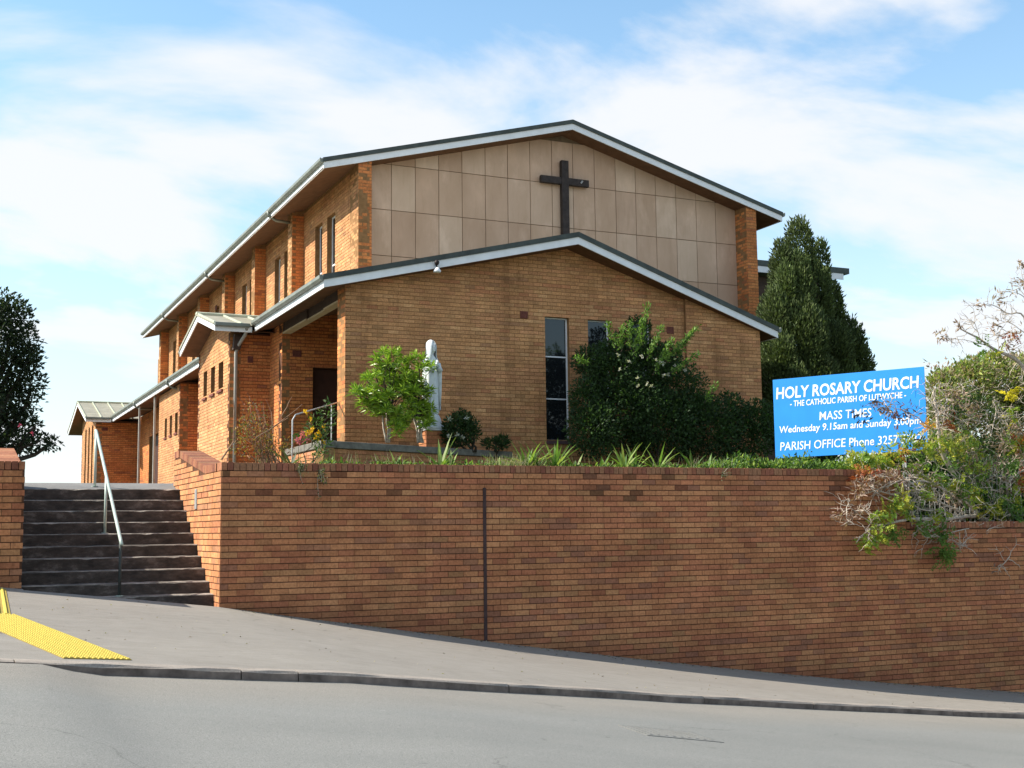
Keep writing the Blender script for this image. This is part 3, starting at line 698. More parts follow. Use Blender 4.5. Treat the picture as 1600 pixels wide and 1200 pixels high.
# ---- wings on the left side
def gable_wing(Xw, Xb, ya, yb, eave0, eave1, apex_y, z_e, z_a, slits, sz, depth_to, ribs):
    prof = [(eave0, z_e), (apex_y, z_a), (eave1, z_e - 0.03)]
    pz = lambda y: float(np.interp(y, [p[0] for p in prof], [p[1] for p in prof]))
    hol = [(a - ya, b - ya, sz[0], sz[1]) for a, b in slits]; L = yb - ya
    # face towards the side: u runs front to back, brick face seen from the left
    top = lambda u: pz(ya + u) + 0.05
    wall_core((Xw, ya, 0), (0,1,0), (-1,0,0), L, 1.6, top, hol, 0.28, M_MORTAR_TAN, 'wing_wall', samples=(apex_y - ya,))
    brick_face((Xw, ya, 0), (0,1,0), (-1,0,0), L, 1.75, z_a + 0.1, top, hol, pal=PAL_CH * 1.02)
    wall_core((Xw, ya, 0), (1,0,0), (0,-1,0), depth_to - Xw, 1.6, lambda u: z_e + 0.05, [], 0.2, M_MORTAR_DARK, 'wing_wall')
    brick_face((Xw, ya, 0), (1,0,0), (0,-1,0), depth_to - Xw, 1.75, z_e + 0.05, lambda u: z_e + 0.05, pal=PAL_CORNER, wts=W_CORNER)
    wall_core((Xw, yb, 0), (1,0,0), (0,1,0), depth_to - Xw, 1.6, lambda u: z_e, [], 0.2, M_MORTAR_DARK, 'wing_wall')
    for a, b in slits:
        f = MB().box(Xw + 0.17, Xw + 0.20, a, b, sz[0], sz[1]).build('window', M_BROWN, ch)
        MB().box(Xw + 0.155, Xw + 0.168, a + 0.05, b - 0.05, sz[0] + 0.06, sz[1] - 0.05).build('pane', M_GLASS, f)
        MB().hexa([(Xw - 0.05, a - 0.01, sz[0] - 0.09), (Xw + 0.16, a - 0.01, sz[0] - 0.09), (Xw + 0.16, b + 0.01, sz[0] - 0.09), (Xw - 0.05, b + 0.01, sz[0] - 0.09),
                   (Xw - 0.05, a - 0.01, sz[0] - 0.03), (Xw + 0.16, a - 0.01, sz[0] + 0.0), (Xw + 0.16, b + 0.01, sz[0] + 0.0), (Xw - 0.05, b + 0.01, sz[0] - 0.03)]).build('sill', M_VENT, f)
    # roof: two sheets, soffit, barge boards, ribs, ridge, gutters
    xr = depth_to + 0.2
    for (y0, z0), (y1, z1) in ((prof[0], prof[1]), (prof[2], prof[1])):
        r = MB().prism([(y0, z0 + 0.15), (y1, z1 + 0.15), (y1, z1 + 0.19), (y0, z0 + 0.19)], 0, Xb - 0.03, xr).build('wing_roof', M_ROOF_TAN, ch)
        for x in ribs:
            MB().prism([(y0, z0 + 0.191), (y1, z1 + 0.191), (y1, z1 + 0.235), (y0, z0 + 0.235)], 0, x, x + 0.045).build('rib', M_RIB, r)
        MB().prism([(y0, z0), (y1, z1), (y1, z1 + 0.03), (y0, z0 + 0.03)], 0, Xb + 0.032, xr).build('soffit', M_SOFFIT, ch)
        MB().prism([(y0, z0 - 0.005), (y1, z1 - 0.005), (y1, z1 + 0.149), (y0, z0 + 0.149)], 0, Xb, Xb + 0.03).build('barge_board', M_WHITE, ch)
    MB().prism([(apex_y - 0.12, z_a + 0.165), (apex_y, z_a + 0.20), (apex_y + 0.12, z_a + 0.165), (apex_y + 0.12, z_a + 0.225), (apex_y, z_a + 0.26), (apex_y - 0.12, z_a + 0.225)], 0, Xb - 0.035, xr).build('ridge_cap', M_RIB, ch)
    MB().box(Xb, 3.60, eave0 - 0.03, eave0 - 0.002, z_e - 0.01, z_e + 0.13).build('fascia', M_WHITE, ch)
    MB().box(Xb - 0.02, 3.53, eave0 - 0.15, eave0 - 0.032, z_e + 0.10, z_e + 0.20).build('gutter', M_GUTTER, ch, bevel=0.02)
    MB().box(Xb - 0.02, 3.53, eave1 + 0.032, eave1 + 0.15, z_e + 0.06, z_e + 0.16).build('gutter', M_GUTTER, ch, bevel=0.02)
gable_wing(3.165, 2.66, 14.45, 18.62, 13.93, 18.82, 16.25, 6.03, 6.62, [(15.24, 15.84), (16.31, 16.86), (17.38, 17.88)], (4.73, 5.45), 4.9, (2.64, 3.32, 3.98))
gable_wing(3.006, 2.495, 42.2, 48.0, 41.64, 49.8, 45.5, 6.03, 7.10, [(43.2, 43.8), (44.6, 45.2), (46.0, 46.6)], (3.0, 6.0), 4.9, (2.47, 3.15, 3.85, 4.5))
# middle projection with three slits, plain under the eave
hol = [(26.16 - 25.8, 26.72 - 25.8, 4.42, 5.12), (27.3 - 25.8, 27.76 - 25.8, 4.42, 5.10), (28.36 - 25.8, 28.83 - 25.8, 4.41, 5.08)]
wall_core((3.9, 25.8, 0), (0,1,0), (-1,0,0), 4.4, 1.6, lambda u: 6.06, hol, 0.28, M_MORTAR_TAN, 'wing_wall')
brick_face((3.9, 25.8, 0), (0,1,0), (-1,0,0), 4.4, 1.75, 6.1, lambda u: 6.06, hol)
for h in hol:
    f = MB().box(4.07, 4.10, 25.8 + h[0], 25.8 + h[1], h[2], h[3]).build('window', M_BROWN, ch)
    MB().box(4.055, 4.068, 25.84 + h[0], 25.76 + h[1], h[2] + 0.05, h[3] - 0.05).build('pane', M_GLASS, f)
    MB().box(3.86, 4.05, 25.79 + h[0], 25.81 + h[1], h[2] - 0.08, h[2] - 0.01).build('sill', M_VENT, f)
wall_core((3.9, 25.8, 0), (1,0,0), (0,-1,0), 1.2, 1.6, lambda u: 6.1, [], 0.2, M_MORTAR_DARK, 'wing_wall')
brick_face((3.9, 25.8, 0), (1,0,0), (0,-1,0), 1.2, 1.75, 6.1, lambda u: 6.1, pal=PAL_CORNER, wts=W_CORNER)
wall_core((4.9, 18.6, 0), (0,1,0), (-1,0,0), 23.6, 1.6, lambda u: 6.3, [(23.6 - 8.0, 23.6 - 3.2, 1.75, 5.2)], 0.3, M_MORTAR_TAN, 'aisle_wall')
brick_face((4.9, 18.6, 0), (0,1,0), (-1,0,0), 23.6, 1.75, 6.3, lambda u: 6.3, [(23.6 - 8.0, 23.6 - 3.2, 1.75, 5.2)], pal=PAL_CORNER, wts=W_CORNER)
MB().box(5.05, 5.1, 34.2, 39.0, 1.75, 5.2).build('door', M_DOOR, ch)
for y in (34.05, 29.98 + 0.25):
    MB().box(3.72, 3.80, y - 0.05, y + 0.05, 1.78, 6.06).build('downpipe', M_DOWNPIPE, ch, bevel=0.02)
# ---- downpipe at the near wing, with its rain head
MB().tube([(3.30, 14.36, 1.8), (3.30, 14.36, 5.55), (3.34, 14.30, 5.72), (3.46, 14.02, 5.98), (3.46, 13.9, 6.12)], 0.045, 10).build('downpipe', M_DOWNPIPE, ch, smooth=True)
MB().prism([(3.21, 5.62), (3.39, 5.62), (3.46, 5.90), (3.46, 6.02), (3.24, 6.02)], 1, 14.26, 14.44).build('rain_head', M_BROWN, ch)

# ---- upper church: clerestory
cl_holes = []
for k in range(6):
    for a, b in ((14.60, 15.36), (15.84, 16.55)):
        cl_holes.append((a + 4.64*k - F2, b + 4.64*k - F2, 6.9, 9.58))
cl_holes = [h for h in cl_holes if h[1] < 28.4]
Lc = 41.4 - F2
wall_core((XU, F2, 0), (0,1,0), (-1,0,0), Lc, 1.6, lambda u: upp_z(XU) + 0.06, cl_holes, 0.3, M_MORTAR_TAN, 'clerestory_wall')
brick_face((XU, F2, 0), (0,1,0), (-1,0,0), Lc, 6.3, 10.3, lambda u: upp_z(XU) + 0.06, cl_holes, pal=PAL_CH)
for h in cl_holes:
    a, b = F2 + h[0], F2 + h[1]
    m = MB()
    m.box(XU + 0.14, XU + 0.19, a, a + 0.05, h[2], h[3]); m.box(XU + 0.14, XU + 0.19, b - 0.05, b, h[2], h[3])
    m.box(XU + 0.14, XU + 0.19, a + 0.05, b - 0.05, h[3] - 0.05, h[3]); m.box(XU + 0.145, XU + 0.185, a + 0.05, b - 0.05, 8.2, 8.24)
    f = m.build('window', M_WHITE, ch)
    MB().box(XU + 0.155, XU + 0.17, a + 0.05, b - 0.05, h[2], h[3] - 0.05).build('pane', M_GLASS, f)
for k in range(6):
    y = 17.74 + 4.645*k
    if y > 41: break
    wall_core((XU - 0.36, y, 0), (1,0,0), (0,-1,0), 0.37, 6.2, lambda u: upp_z(XU - 0.36 + u) + 0.05, [], 0.455, M_MORTAR_TAN, 'pier')
    brick_face((XU - 0.36, y, 0), (1,0,0), (0,-1,0), 0.36, 6.3, 10.2, lambda u: upp_z(XU - 0.3) + 0.05, pal=PAL_CORNER, wts=W_CORNER, start=0.12 - 0.12*(k % 2))
    brick_face((XU - 0.36, y, 0), (0,1,0), (-1,0,0), 0.455, 6.3, 10.2, lambda u: upp_z(XU - 0.36) + 0.05, pal=PAL_CH)
# far corner return
MB().box(XU + 0.006, XU + 0.3, 41.4, 44.0, 6.0, 9.3).build('clerestory_wall', M_MORTAR_TAN, ch)
# ---- upper front: corner piers and panels
for x0 in (XU, XUR - 0.36):
    wall_core((x0, F2, 0), (1,0,0), (0,-1,0), 0.36, 5.0, lambda u: upp_z(x0 + u) + 0.05, [], 0.7, M_MORTAR_TAN, 'pier')
    brick_face((x0, F2, 0), (1,0,0), (0,-1,0), 0.36, 5.2, 10.5, lambda u: upp_z(x0 + u) + 0.05, pal=PAL_CORNER, wts=W_CORNER)
brick_face((XUR - 0.36, 13.12, 0), (0,-1,0), (-1,0,0), 0.562, 5.2, 10.3, lambda u: upp_z(XUR) + 0.05, pal=PAL_CORNER, wts=W_CORNER)
pw = MB().prism([(XU + 0.3, 5.0), (XUR - 0.3, 5.0), (XUR - 0.3, upp_z(XUR - 0.3) + 0.05), (UPP[1][0], UPP[1][1] + 0.05), (XU + 0.3, upp_z(XU + 0.3) + 0.05)], 1, YP + 0.012, YP + 0.4).build('gable_wall', M_PANEL_JOINT, ch)
XJ = [6.336, 6.57, 7.06, 7.73, 8.40, 9.075, 9.76, 10.435, 11.12, 11.80, 12.465, 13.155, 13.84, 14.50, 15.17, 15.86, 16.55, 17.23, 17.94]
ZJ = [5.64, 6.88, 8.115, 9.345, 10.58, 11.82]
XJ = [6.336] + XJ[2:]
for a, b in zip(XJ[:-1], XJ[1:]):
    for z0, z1 in zip(ZJ[:-1], ZJ[1:]):
        xa, xb = a + 0.009, b - 0.009; za, zb_ = z0 + 0.009, z1 - 0.009
        ta, tb = upp_z(xa) + 0.02, upp_z(xb) + 0.02
        if max(ta, tb, UPP[1][1] if xa < UPP[1][0] < xb else 0) < za + 0.03: continue
        poly = [(xa, za), (xb, za)]
        if min(zb_, tb) > za: poly.append((xb, min(zb_, tb)))
        if xa < UPP[1][0] < xb and zb_ > UPP[1][1]: poly.append((UPP[1][0], UPP[1][1] + 0.02))
        else:
            # where the roof line crosses the head of the panel
            if (ta - zb_) * (tb - zb_) < 0:
                t = (zb_ - ta) / (tb - ta); poly.append((xa + (xb - xa) * t, zb_))
            if (ta - za) * (tb - za) < 0:
                t = (za - ta) / (tb - ta); poly.append((xa + (xb - xa) * t, za))
        if min(zb_, ta) > za: poly.append((xa, min(zb_, ta)))
        cen = np.mean(poly, 0); poly = sorted(poly, key=lambda p: math.atan2(p[1] - cen[1], p[0] - cen[0]))
        if len(poly) < 3: continue
        j = RNG.normal(0, 0.0012)
        m = MB().prism(poly, 1, YP - 0.012 + j, YP + 0.011)
        o = m.build('panel', M_PANEL, ch)
# right side of the nave and the transept beyond it
MB().box(XUR - 0.3, XUR - 0.006, 13.3, 41, 1.6, 9.95).build('side_wall', M_MORTAR_TAN, ch)
m = MB().box(XUR, 23.2, 17.5, 24, 1.6, 9.55)
m.build('transept_wall', M_BROWN, ch)
MB().box(XUR, 25.45, 16.98, 25, 9.78, 9.98).build('transept_roof', M_ROOF_DARK, ch)
MB().box(XUR, 25.2, 17.0, 17.03, 9.56, 9.775).build('fascia', M_WHITE, ch)

# ---- roofs
YU = (12.48, 12.48, 12.48); YL = (7.60, 7.30, 7.72)
def slope_slab(m, a, b, lo, hi, ya, yb, ta, tb):
    """sloping slab between two (x, z) points; its front edge runs from ya to yb, its back from ta to tb"""
    (xa, za), (xb, zb) = a, b
    return m.hexa([(xa, ya, za + lo), (xb, yb, zb + lo), (xb, tb, zb + lo), (xa, ta, za + lo), (xa, ya, za + hi), (xb, yb, zb + hi), (xb, tb, zb + hi), (xa, ta, za + hi)])
def gable_roof(prof, ys, y1, overL, overR, name):
    t = 0.16; h = 0.115; pk = prof[1]; yp = ys[1]
    for e, sgn, over, ye in ((prof[0], -1, overL, ys[0]), (prof[2], 1, overR, ys[2])):
        sl = (pk[1] - e[1]) / (pk[0] - e[0]); sy = (yp - ye) / (pk[0] - e[0])
        xe = e[0] + sgn * over; eo = (xe, e[1] + sl * (xe - e[0])); yo = ye + sy * (xe - e[0])
        slope_slab(MB(), e, pk, 0, 0.03, ye + 0.034, yp + 0.034, y1, y1).build('soffit', M_SOFFIT, ch)
        slope_slab(MB(), e, pk, -0.004, t, ye, yp, ye + 0.032, yp + 0.032).build('barge_board', M_WHITE, ch)
        r = slope_slab(MB(), eo, pk, t + 0.002, t + 0.03, yo - 0.012, yp - 0.012, y1, y1).build(name, M_ROOF_TAN, ch)
        slope_slab(MB(), eo, pk, t + 0.004, t + h, yo - 0.03, yp - 0.03, yo - 0.013, yp - 0.013).build('capping', M_ROOF_DARK, r)
        slope_slab(MB(), eo, pk, t + 0.034, t + h, yo - 0.0125, yp - 0.0125, yo + 0.12, yp + 0.12).build('capping', M_ROOF_DARK, r)
def eave(x, z, y0, y1, sgn, ystart):
    MB().box(min(x, x - sgn*0.03), max(x, x - sgn*0.03), y0, y1, z - 0.006, z + 0.145).build('fascia', M_WHITE, ch)
    xo = x + sgn * 0.10; zb = z + 0.142
    g = MB()     # quad gutter: flat back, rounded front
    pr = [(x + sgn*0.004, zb), (xo - sgn*0.03, zb), (xo, zb + 0.04), (xo, zb + 0.11), (xo - sgn*0.02, zb + 0.125), (xo - sgn*0.02, zb + 0.105), (x + sgn*0.004, zb + 0.09)]
    g.prism(pr if sgn > 0 else pr[::-1], 1, ystart, y1).build('gutter', M_GUTTER, ch)
gable_roof(UPP, YU, 42.6, 0.02, 0.02, 'upper_roof')
eave(UPP[0][0], UPP[0][1], YU[0] + 0.034, 42.6, -1, YU[0] - 0.02); eave(UPP[2][0], UPP[2][1], YU[2] + 0.034, 42.6, 1, YU[2] - 0.02)
gable_roof(LOW, YL, 13.10, 0.02, 0.02, 'lower_roof')
eave(LOW[0][0], LOW[0][1], YL[0] + 0.034, 13.80, -1, YL[0] - 0.02); eave(LOW[2][0], LOW[2][1], YL[2] + 0.034, 13.1, 1, YL[2] - 0.02)
# aisle roof along the left side
xs, zs = LOW[0]; s_ = (LOW[1][1] - zs) / (LOW[1][0] - xs)
for y0, y1 in ((13.101, 41.64),):
    MB().prism([(xs - 0.06, zs - 0.06*s_ + 0.162), (XU, zs + (XU - xs)*s_ + 0.162), (XU, zs + (XU - xs)*s_ + 0.19), (xs - 0.06, zs - 0.06*s_ + 0.19)], 1, y0, y1).build('aisle_roof', M_ROOF_TAN, ch)
    MB().prism([(xs, zs), (XU, zs + (XU - xs)*s_), (XU, zs + (XU - xs)*s_ + 0.03), (xs, zs + 0.03)], 1, y0, y1).build('soffit', M_SOFFIT, ch)
eave(xs, zs, 18.9, 41.64, -1, 18.9)
# gutter spouts that drop from the upper gutter to the piers
for k in (0, 2, 4):
    y = 17.95 + 4.645*k
    MB().tube([(4.95, y, 10.28), (4.98, y, 10.14), (5.2, y, 10.02), (5.64, y, 9.99)], 0.045, 8).build('spout', M_GUTTER, ch, smooth=True)
for y in (26.5, 34.3):
    MB().tube([(3.56, y, 6.25), (3.58, y, 6.09), (3.79, y, 5.96), (4.34, y, 5.96)], 0.045, 8).build('spout', M_GUTTER, ch, smooth=True)
# ---- front windows
for (a, b) in WIN:
    m = MB(); y0, y1 = F1 + 0.10, F1 + 0.15; w_ = 0.035
    m.box(a, a + w_, y0, y1, WZ[0], WZ[1]); m.box(b - w_, b, y0, y1, WZ[0], WZ[1])
    zz_ = [WZ[0], 3.90, 4.87, WZ[1] - 0.03]
    for z in zz_: m.box(a + w_, b - w_, y0 + 0.003, y1 - 0.003, z, z + 0.03)
    f = m.build('window', M_WHITE, ch)
    for z0, z1 in zip(zz_[:-1], zz_[1:]): MB().box(a + w_, b - w_, y0 + 0.02, y0 + 0.028, z0 + 0.03, z1).build('pane', M_GLASS, f)
    MB().box(a - 0.01, b + 0.01, F1 - 0.03, F1 + 0.12, WZ[0] - 0.075, WZ[0] - 0.004).build('sill', simple('sill_brick', (0.13, 0.075, 0.075), 0.8, 0.2, 0.2, 12), f)
    MB().box(a - 0.0, b + 0.0, F1 + 0.3, F1 + 0.32, WZ[0], WZ[1]).build('blind', M_DARK, f)
# ---- air vents
def vent(c, u, n, wv=0.19, hv=0.165):
    c = np.array(c, float); u = np.array(u, float); n = np.array(n, float); z = np.array((0, 0, 1.0)); m = MB()
    m.obox(c + n*0.004, (wv/2, 0.012, hv/2), (u, n, z))
    o = m.build('air_vent', M_VENT, ch)
    m = MB()
    for i in range(4): m.obox(c + n*0.018 + z*(-hv/2 + 0.026 + i*0.038), (wv/2 - 0.015, 0.003, 0.009), (u, n, z))
    m.build('louvre', M_VENT, o)
vent((8.396, F1, 5.795), (1,0,0), (0,-1,0)); vent((12.265, F1, 5.66), (1,0,0), (0,-1,0))
vent((4.58, 13.2, 5.43), (1,0,0), (0,-1,0), 0.23); vent((3.69, 14.45, 5.40), (1,0,0), (0,-1,0), 0.14); vent((3.4, 42.2, 5.75), (1,0,0), (0,-1,0), 0.25)
vent(PX(338, 481, XU), (0,1,0), (-1,0,0), 0.3)
def front_pref(c, px, py):
    # only bricks of the lower front, in the clear; the rest stays joined
    clear = (c[:, 1] < 8.0) & (py < 690)
    for x0, x1, y0, y1 in ((550, 700, 540, 700), (690, 800, 640, 720), (890, 1215, 480, 720)): clear &= ~((px > x0) & (px < x1) & (py > y0) & (py < y1))
    return clear.astype(float)
CBk.build(ch, 300, front_pref)

# ================================================================== CROSS, LAMP
cr = thing('cross', 'tall dark timber cross fixed to the panelled gable', 'cross', (12.13, YP - 0.1, 9.0))
MB().box(12.02, 12.24, YP - 0.20, YP - 0.06, 8.6, 11.23).build('upright', M_CROSS, cr, bevel=0.008)
MB().box(11.38, 12.018, YP - 0.19, YP - 0.07, 10.54, 10.74).build('arm', M_CROSS, cr, bevel=0.008)
MB().box(12.242, 12.885, YP - 0.19, YP - 0.07, 10.54, 10.74).build('arm', M_CROSS, cr, bevel=0.008)
for z in (9.5, 10.9): MB().box(12.1, 12.16, YP - 0.06, YP - 0.013, z, z + 0.06).build('bracket', M_CROSS, cr)
MB().tube([(12.62, YP - 0.2, 10.62), (12.66, YP - 0.23, 10.69)], 0.025, 8).build('bird_spike', M_STEEL, cr)
lp = thing('security_light', 'small white round floodlight hanging under the lower gable edge left of the peak', 'floodlight', (6.10, 7.40, 6.6))
MB().ball((6.10, 7.475 - 0.07, 6.72), (0.055, 0.055, 0.06), 10, 6).build('sensor', M_DARK, lp, smooth=True)
MB().tube([(6.10, 7.475 + 0.0, 6.72), (6.10, 7.475 - 0.07, 6.62)], 0.02, 6).build('arm', M_DARK, lp)
MB().loft([[(6.10 + r*math.cos(q*math.pi/6), 7.475 - 0.09 + r*math.sin(q*math.pi/6), z) for q in range(12)] for z, r in ((6.50, 0.075), (6.53, 0.085), (6.57, 0.06), (6.61, 0.03))]).build('lamp_head', M_WHITE, lp, smooth=True)

# ================================================================== PLANTER, STATUE
pl = thing('planter', 'low brick planter with grey concrete cap in front of the statue', 'planter', (4.5, 5.5, 1.76))
PA = np.array((2.88, 4.94, 0)); PB = np.array((7.75, 7.25, 0)); PC = np.array((2.88, 7.6, 0))
def planter_side(a, b, pal):
    d = b - a; L = np.linalg.norm(d); u = d / L; n = np.array((u[1], -u[0], 0))
    m = MB(); f = a - n*0.006; k = a - n*0.2; g = b - n*0.006; h = b - n*0.2
    m.hexa([f + (0,0,1.6), g + (0,0,1.6), h + (0,0,1.6), k + (0,0,1.6), f + (0,0,2.505), g + (0,0,2.505), h + (0,0,2.505), k + (0,0,2.505)])
    m.build('planter_wall', M_MORTAR_TAN, pl)
    PBk.wall(a, u, n, L, 1.72, 2.50, pal, W_WALL, None, zref=2.505 - 0.086*10 + 0.0)
    m = MB(); f = a + n*0.035; k = a - n*0.24; g = b + n*0.035; h = b - n*0.24
    m.hexa([f + (0,0,2.507), g + (0,0,2.507), h + (0,0,2.507), k + (0,0,2.507), f + (0,0,2.64), g + (0,0,2.64), h + (0,0,2.64), k + (0,0,2.64)])
    m.build('cap', M_CAP, pl, bevel=0.012)
PBk = Bricks()
planter_side(PA, PB, PAL_WALL * 0.95); planter_side(PC, PA, PAL_WALL * 1.1)
PBk.build(pl, 120)
tag(MB().prism([(3.05, 5.2), (7.4, 7.25), (7.4, 7.85), (3.05, 7.85)], 2, 2.45, 2.58).build('soil', M_SOIL), 'bare soil inside the brick planter', kind='stuff')

ped = thing('pedestal', 'short brick pedestal under the white statue', 'pedestal', (5.80, 6.9, 2.58))
m = MB().box(5.575, 6.005, 6.69, 7.11, 2.5, 3.02); m.build('core', M_MORTAR_TAN, ped)
PD = Bricks()
PD.wall((5.565, 6.684, 0), (1,0,0), (0,-1,0), 0.45, 2.55, 3.03, PAL_WALL, W_WALL, None, zref=2.58)
PD.wall((5.565, 7.116, 0), (0,-1,0), (-1,0,0), 0.432, 2.55, 3.03, PAL_WALL, W_WALL, None, zref=2.58)
PD.build(ped, 40)
MB().box(5.55, 6.03, 6.66, 7.14, 3.021, 3.045).build('top_slab', M_STATUE, ped, bevel=0.006)

sx, sy, sz = 5.76, 6.90, 3.046
sta = thing('statue', 'white stone statue of a veiled praying woman standing on a brick pedestal', 'statue', (sx, sy, sz))
FA = math.atan2(-0.94, 0.34)                    # the way the figure faces
fx, fy = math.cos(FA), math.sin(FA); rx_, ry_ = -fy, fx     # forward and its left hand side
def S(a, b, z): return (sx + rx_*a + fx*b, sy + ry_*a + fy*b, sz + z)
# rock base, spreading
m = MB(); rings = []
for z, r in ((0, 0.245), (0.07, 0.25), (0.10, 0.235), (0.17, 0.215), (0.24, 0.20), (0.30, 0.17), (0.335, 0.13)):
    rings.append([S(r*math.cos(t)*(1 + 0.05*math.sin(5*t + 17*z)), r*0.92*math.sin(t)*(1 + 0.05*math.cos(4*t - 23*z)), z) if z > 0.08 else S(max(-0.24, min(0.24, r*1.4*math.cos(t))), max(-0.23, min(0.23, r*1.4*math.sin(t))), z) for t in [2*math.pi*q/28 for q in range(28)]])
m.loft(rings).build('rock_base', M_STATUE, sta, smooth=True)
# gown: one continuous body from hem to neck and head
def body_ring(z, ra, rb, ob=0.0, fold=0.0, kf=9, ph=0.0, n=40):
    out = []
    for q in range(n):
        t = 2*math.pi*q/n; f = 1 + fold*(math.sin(kf*t + ph) + 0.5*math.sin((kf*2-3)*t + 2*ph))
        out.append(S(ra*math.cos(t)*f, ob + rb*math.sin(t)*f, z))
    return out
rings = [body_ring(0.33, 0.115, 0.10, 0, .06), body_ring(0.36, 0.165, 0.14, 0, .10), body_ring(0.55, 0.155, 0.13, 0, .09, 9, .3), body_ring(0.80, 0.15, 0.125, 0.0, .075, 9, .6), body_ring(1.02, 0.15, 0.12, 0.0, .05, 9, .9),
         body_ring(1.18, 0.145, 0.115, 0.01, .02), body_ring(1.34, 0.16, 0.115, 0.01, .01), body_ring(1.46, 0.155, 0.10, 0.0), body_ring(1.53, 0.10, 0.075, 0.0), body_ring(1.56, 0.05, 0.05, 0.01), body_ring(1.61, 0.047, 0.05, 0.015),
         body_ring(1.635, 0.055, 0.07, 0.03), body_ring(1.67, 0.068, 0.088, 0.03), body_ring(1.72, 0.077, 0.098, 0.02), body_ring(1.77, 0.078, 0.10, 0.01), body_ring(1.82, 0.066, 0.085, 0.0), body_ring(1.85, 0.035, 0.045, 0)]
m = MB().loft(rings)
# face: nose, brow, chin, lips as part of the same carved block
m.ball(S(0, 0.128, 1.715), (0.012, 0.02, 0.022), 8, 6); m.ball(S(0, 0.113, 1.655), (0.024, 0.016, 0.016), 8, 5); m.ball(S(0, 0.122, 1.682), (0.019, 0.008, 0.006), 8, 4)
for a in (-1, 1): m.ball(S(a*0.03, 0.106, 1.738), (0.021, 0.012, 0.008), 8, 4); m.ball(S(a*0.036, 0.098, 1.70), (0.02, 0.015, 0.018), 8, 4)
for a in (-1, 1): m.tube([S(a*0.04, 0.07, 0.35), S(a*0.05, 0.15, 0.335)], [0.035, 0.026], 8)      # feet under the hem
m.build('figure', M_STATUE, sta, smooth=True)
# mantle and veil: open shell over head, shoulders and back, hanging to below the knee
m = MB(); n = 30; gap = 0.62; rin = []; 
prof = [(0.42, .215, .155, 0.0, .82), (0.62, .212, .155, 0, .80), (0.85, .205, .15, 0, .78), (1.05, .20, .148, 0, .74), (1.22, .198, .148, 0, .70), (1.36, .203, .145, 0, .62), (1.46, .185, .13, -.005, .62), (1.53, .135, .112, 0.0, .62), (1.60, .110, .118, 0.005, .62), (1.68, .104, .125, 0.01, .66), (1.75, .105, .128, 0.008, .60), (1.82, .093, .115, 0.0, .42), (1.87, .064, .08, -0.005, .2), (1.895, .02, .03, -0.01, .1)]
for off in (1.0, 0.90):
    for z, ra, rb, ob, g in prof:
        row = []
        for q in range(n):
            t = math.pi/2 + g + (2*math.pi - 2*g) * q/(n-1); fl = 1 + (0.05*math.sin(11*t + z*2) + 0.025*math.sin(23*t) if z < 1.3 else 0.012*math.sin(9*t))
            row.append(S(ra*off*fl*math.cos(t), ob + rb*off*fl*math.sin(t), z))
        rin.append(row)
k = len(prof)
for r in rin: m.v += r
for i in range(k - 1):
    for q in range(n - 1):
        m.f.append([i*n+q, i*n+q+1, (i+1)*n+q+1, (i+1)*n+q]); m.m.append(0)
        b = k*n; m.f.append([b+i*n+q, b+(i+1)*n+q, b+(i+1)*n+q+1, b+i*n+q+1]); m.m.append(0)
    for q in (0, n-1): m.f.append([i*n+q, (i+1)*n+q, k*n+(i+1)*n+q, k*n+i*n+q]); m.m.append(0)
for q in range(n - 1): m.f.append([q, q+1, k*n+q+1, k*n+q]); m.m.append(0)
m.build('mantle', M_STATUE, sta, smooth=True)
# sleeves falling from the forearms, and joined hands
m = MB()
for a in (-1, 1):
    m.tube([S(a*0.17, 0.02, 1.40), S(a*0.175, 0.06, 1.26), S(a*0.12, 0.15, 1.25), S(a*0.05, 0.185, 1.31)], [0.06, 0.062, 0.055, 0.036], 10)
    m.loft([[S(a*(0.155 + 0.035*math.cos(t)*w), 0.09 + 0.065*math.sin(t)*w, z) for t in [2*math.pi*q/12 for q in range(12)]] for z, w in ((0.52, .55), (0.75, .8), (1.0, .95), (1.2, 1.0), (1.28, .8))])
m.build('sleeve', M_STATUE, sta, smooth=True)
for a in (-1, 1):
    h = MB(); h.tube([S(a*0.022, 0.185, 1.31), S(a*0.016, 0.195, 1.345), S(a*0.011, 0.198, 1.385)], [0.022, 0.026, 0.022], 8)
    for i, (db, L) in enumerate(((-0.022, 0.062), (-0.008, 0.072), (0.006, 0.068), (0.019, 0.052))):
        h.tube([S(a*0.010, 0.198 + db, 1.38), S(a*0.008, 0.199 + db*0.9, 1.38 + L*0.55), S(a*0.006, 0.197 + db*0.8, 1.38 + L)], [0.0085, 0.008, 0.006], 6)
    h.tube([S(a*0.014, 0.178, 1.345), S(a*0.010, 0.166, 1.378), S(a*0.007, 0.168, 1.40)], [0.010, 0.009, 0.007], 6)
    h.build('hand', M_STATUE, sta, smooth=True)

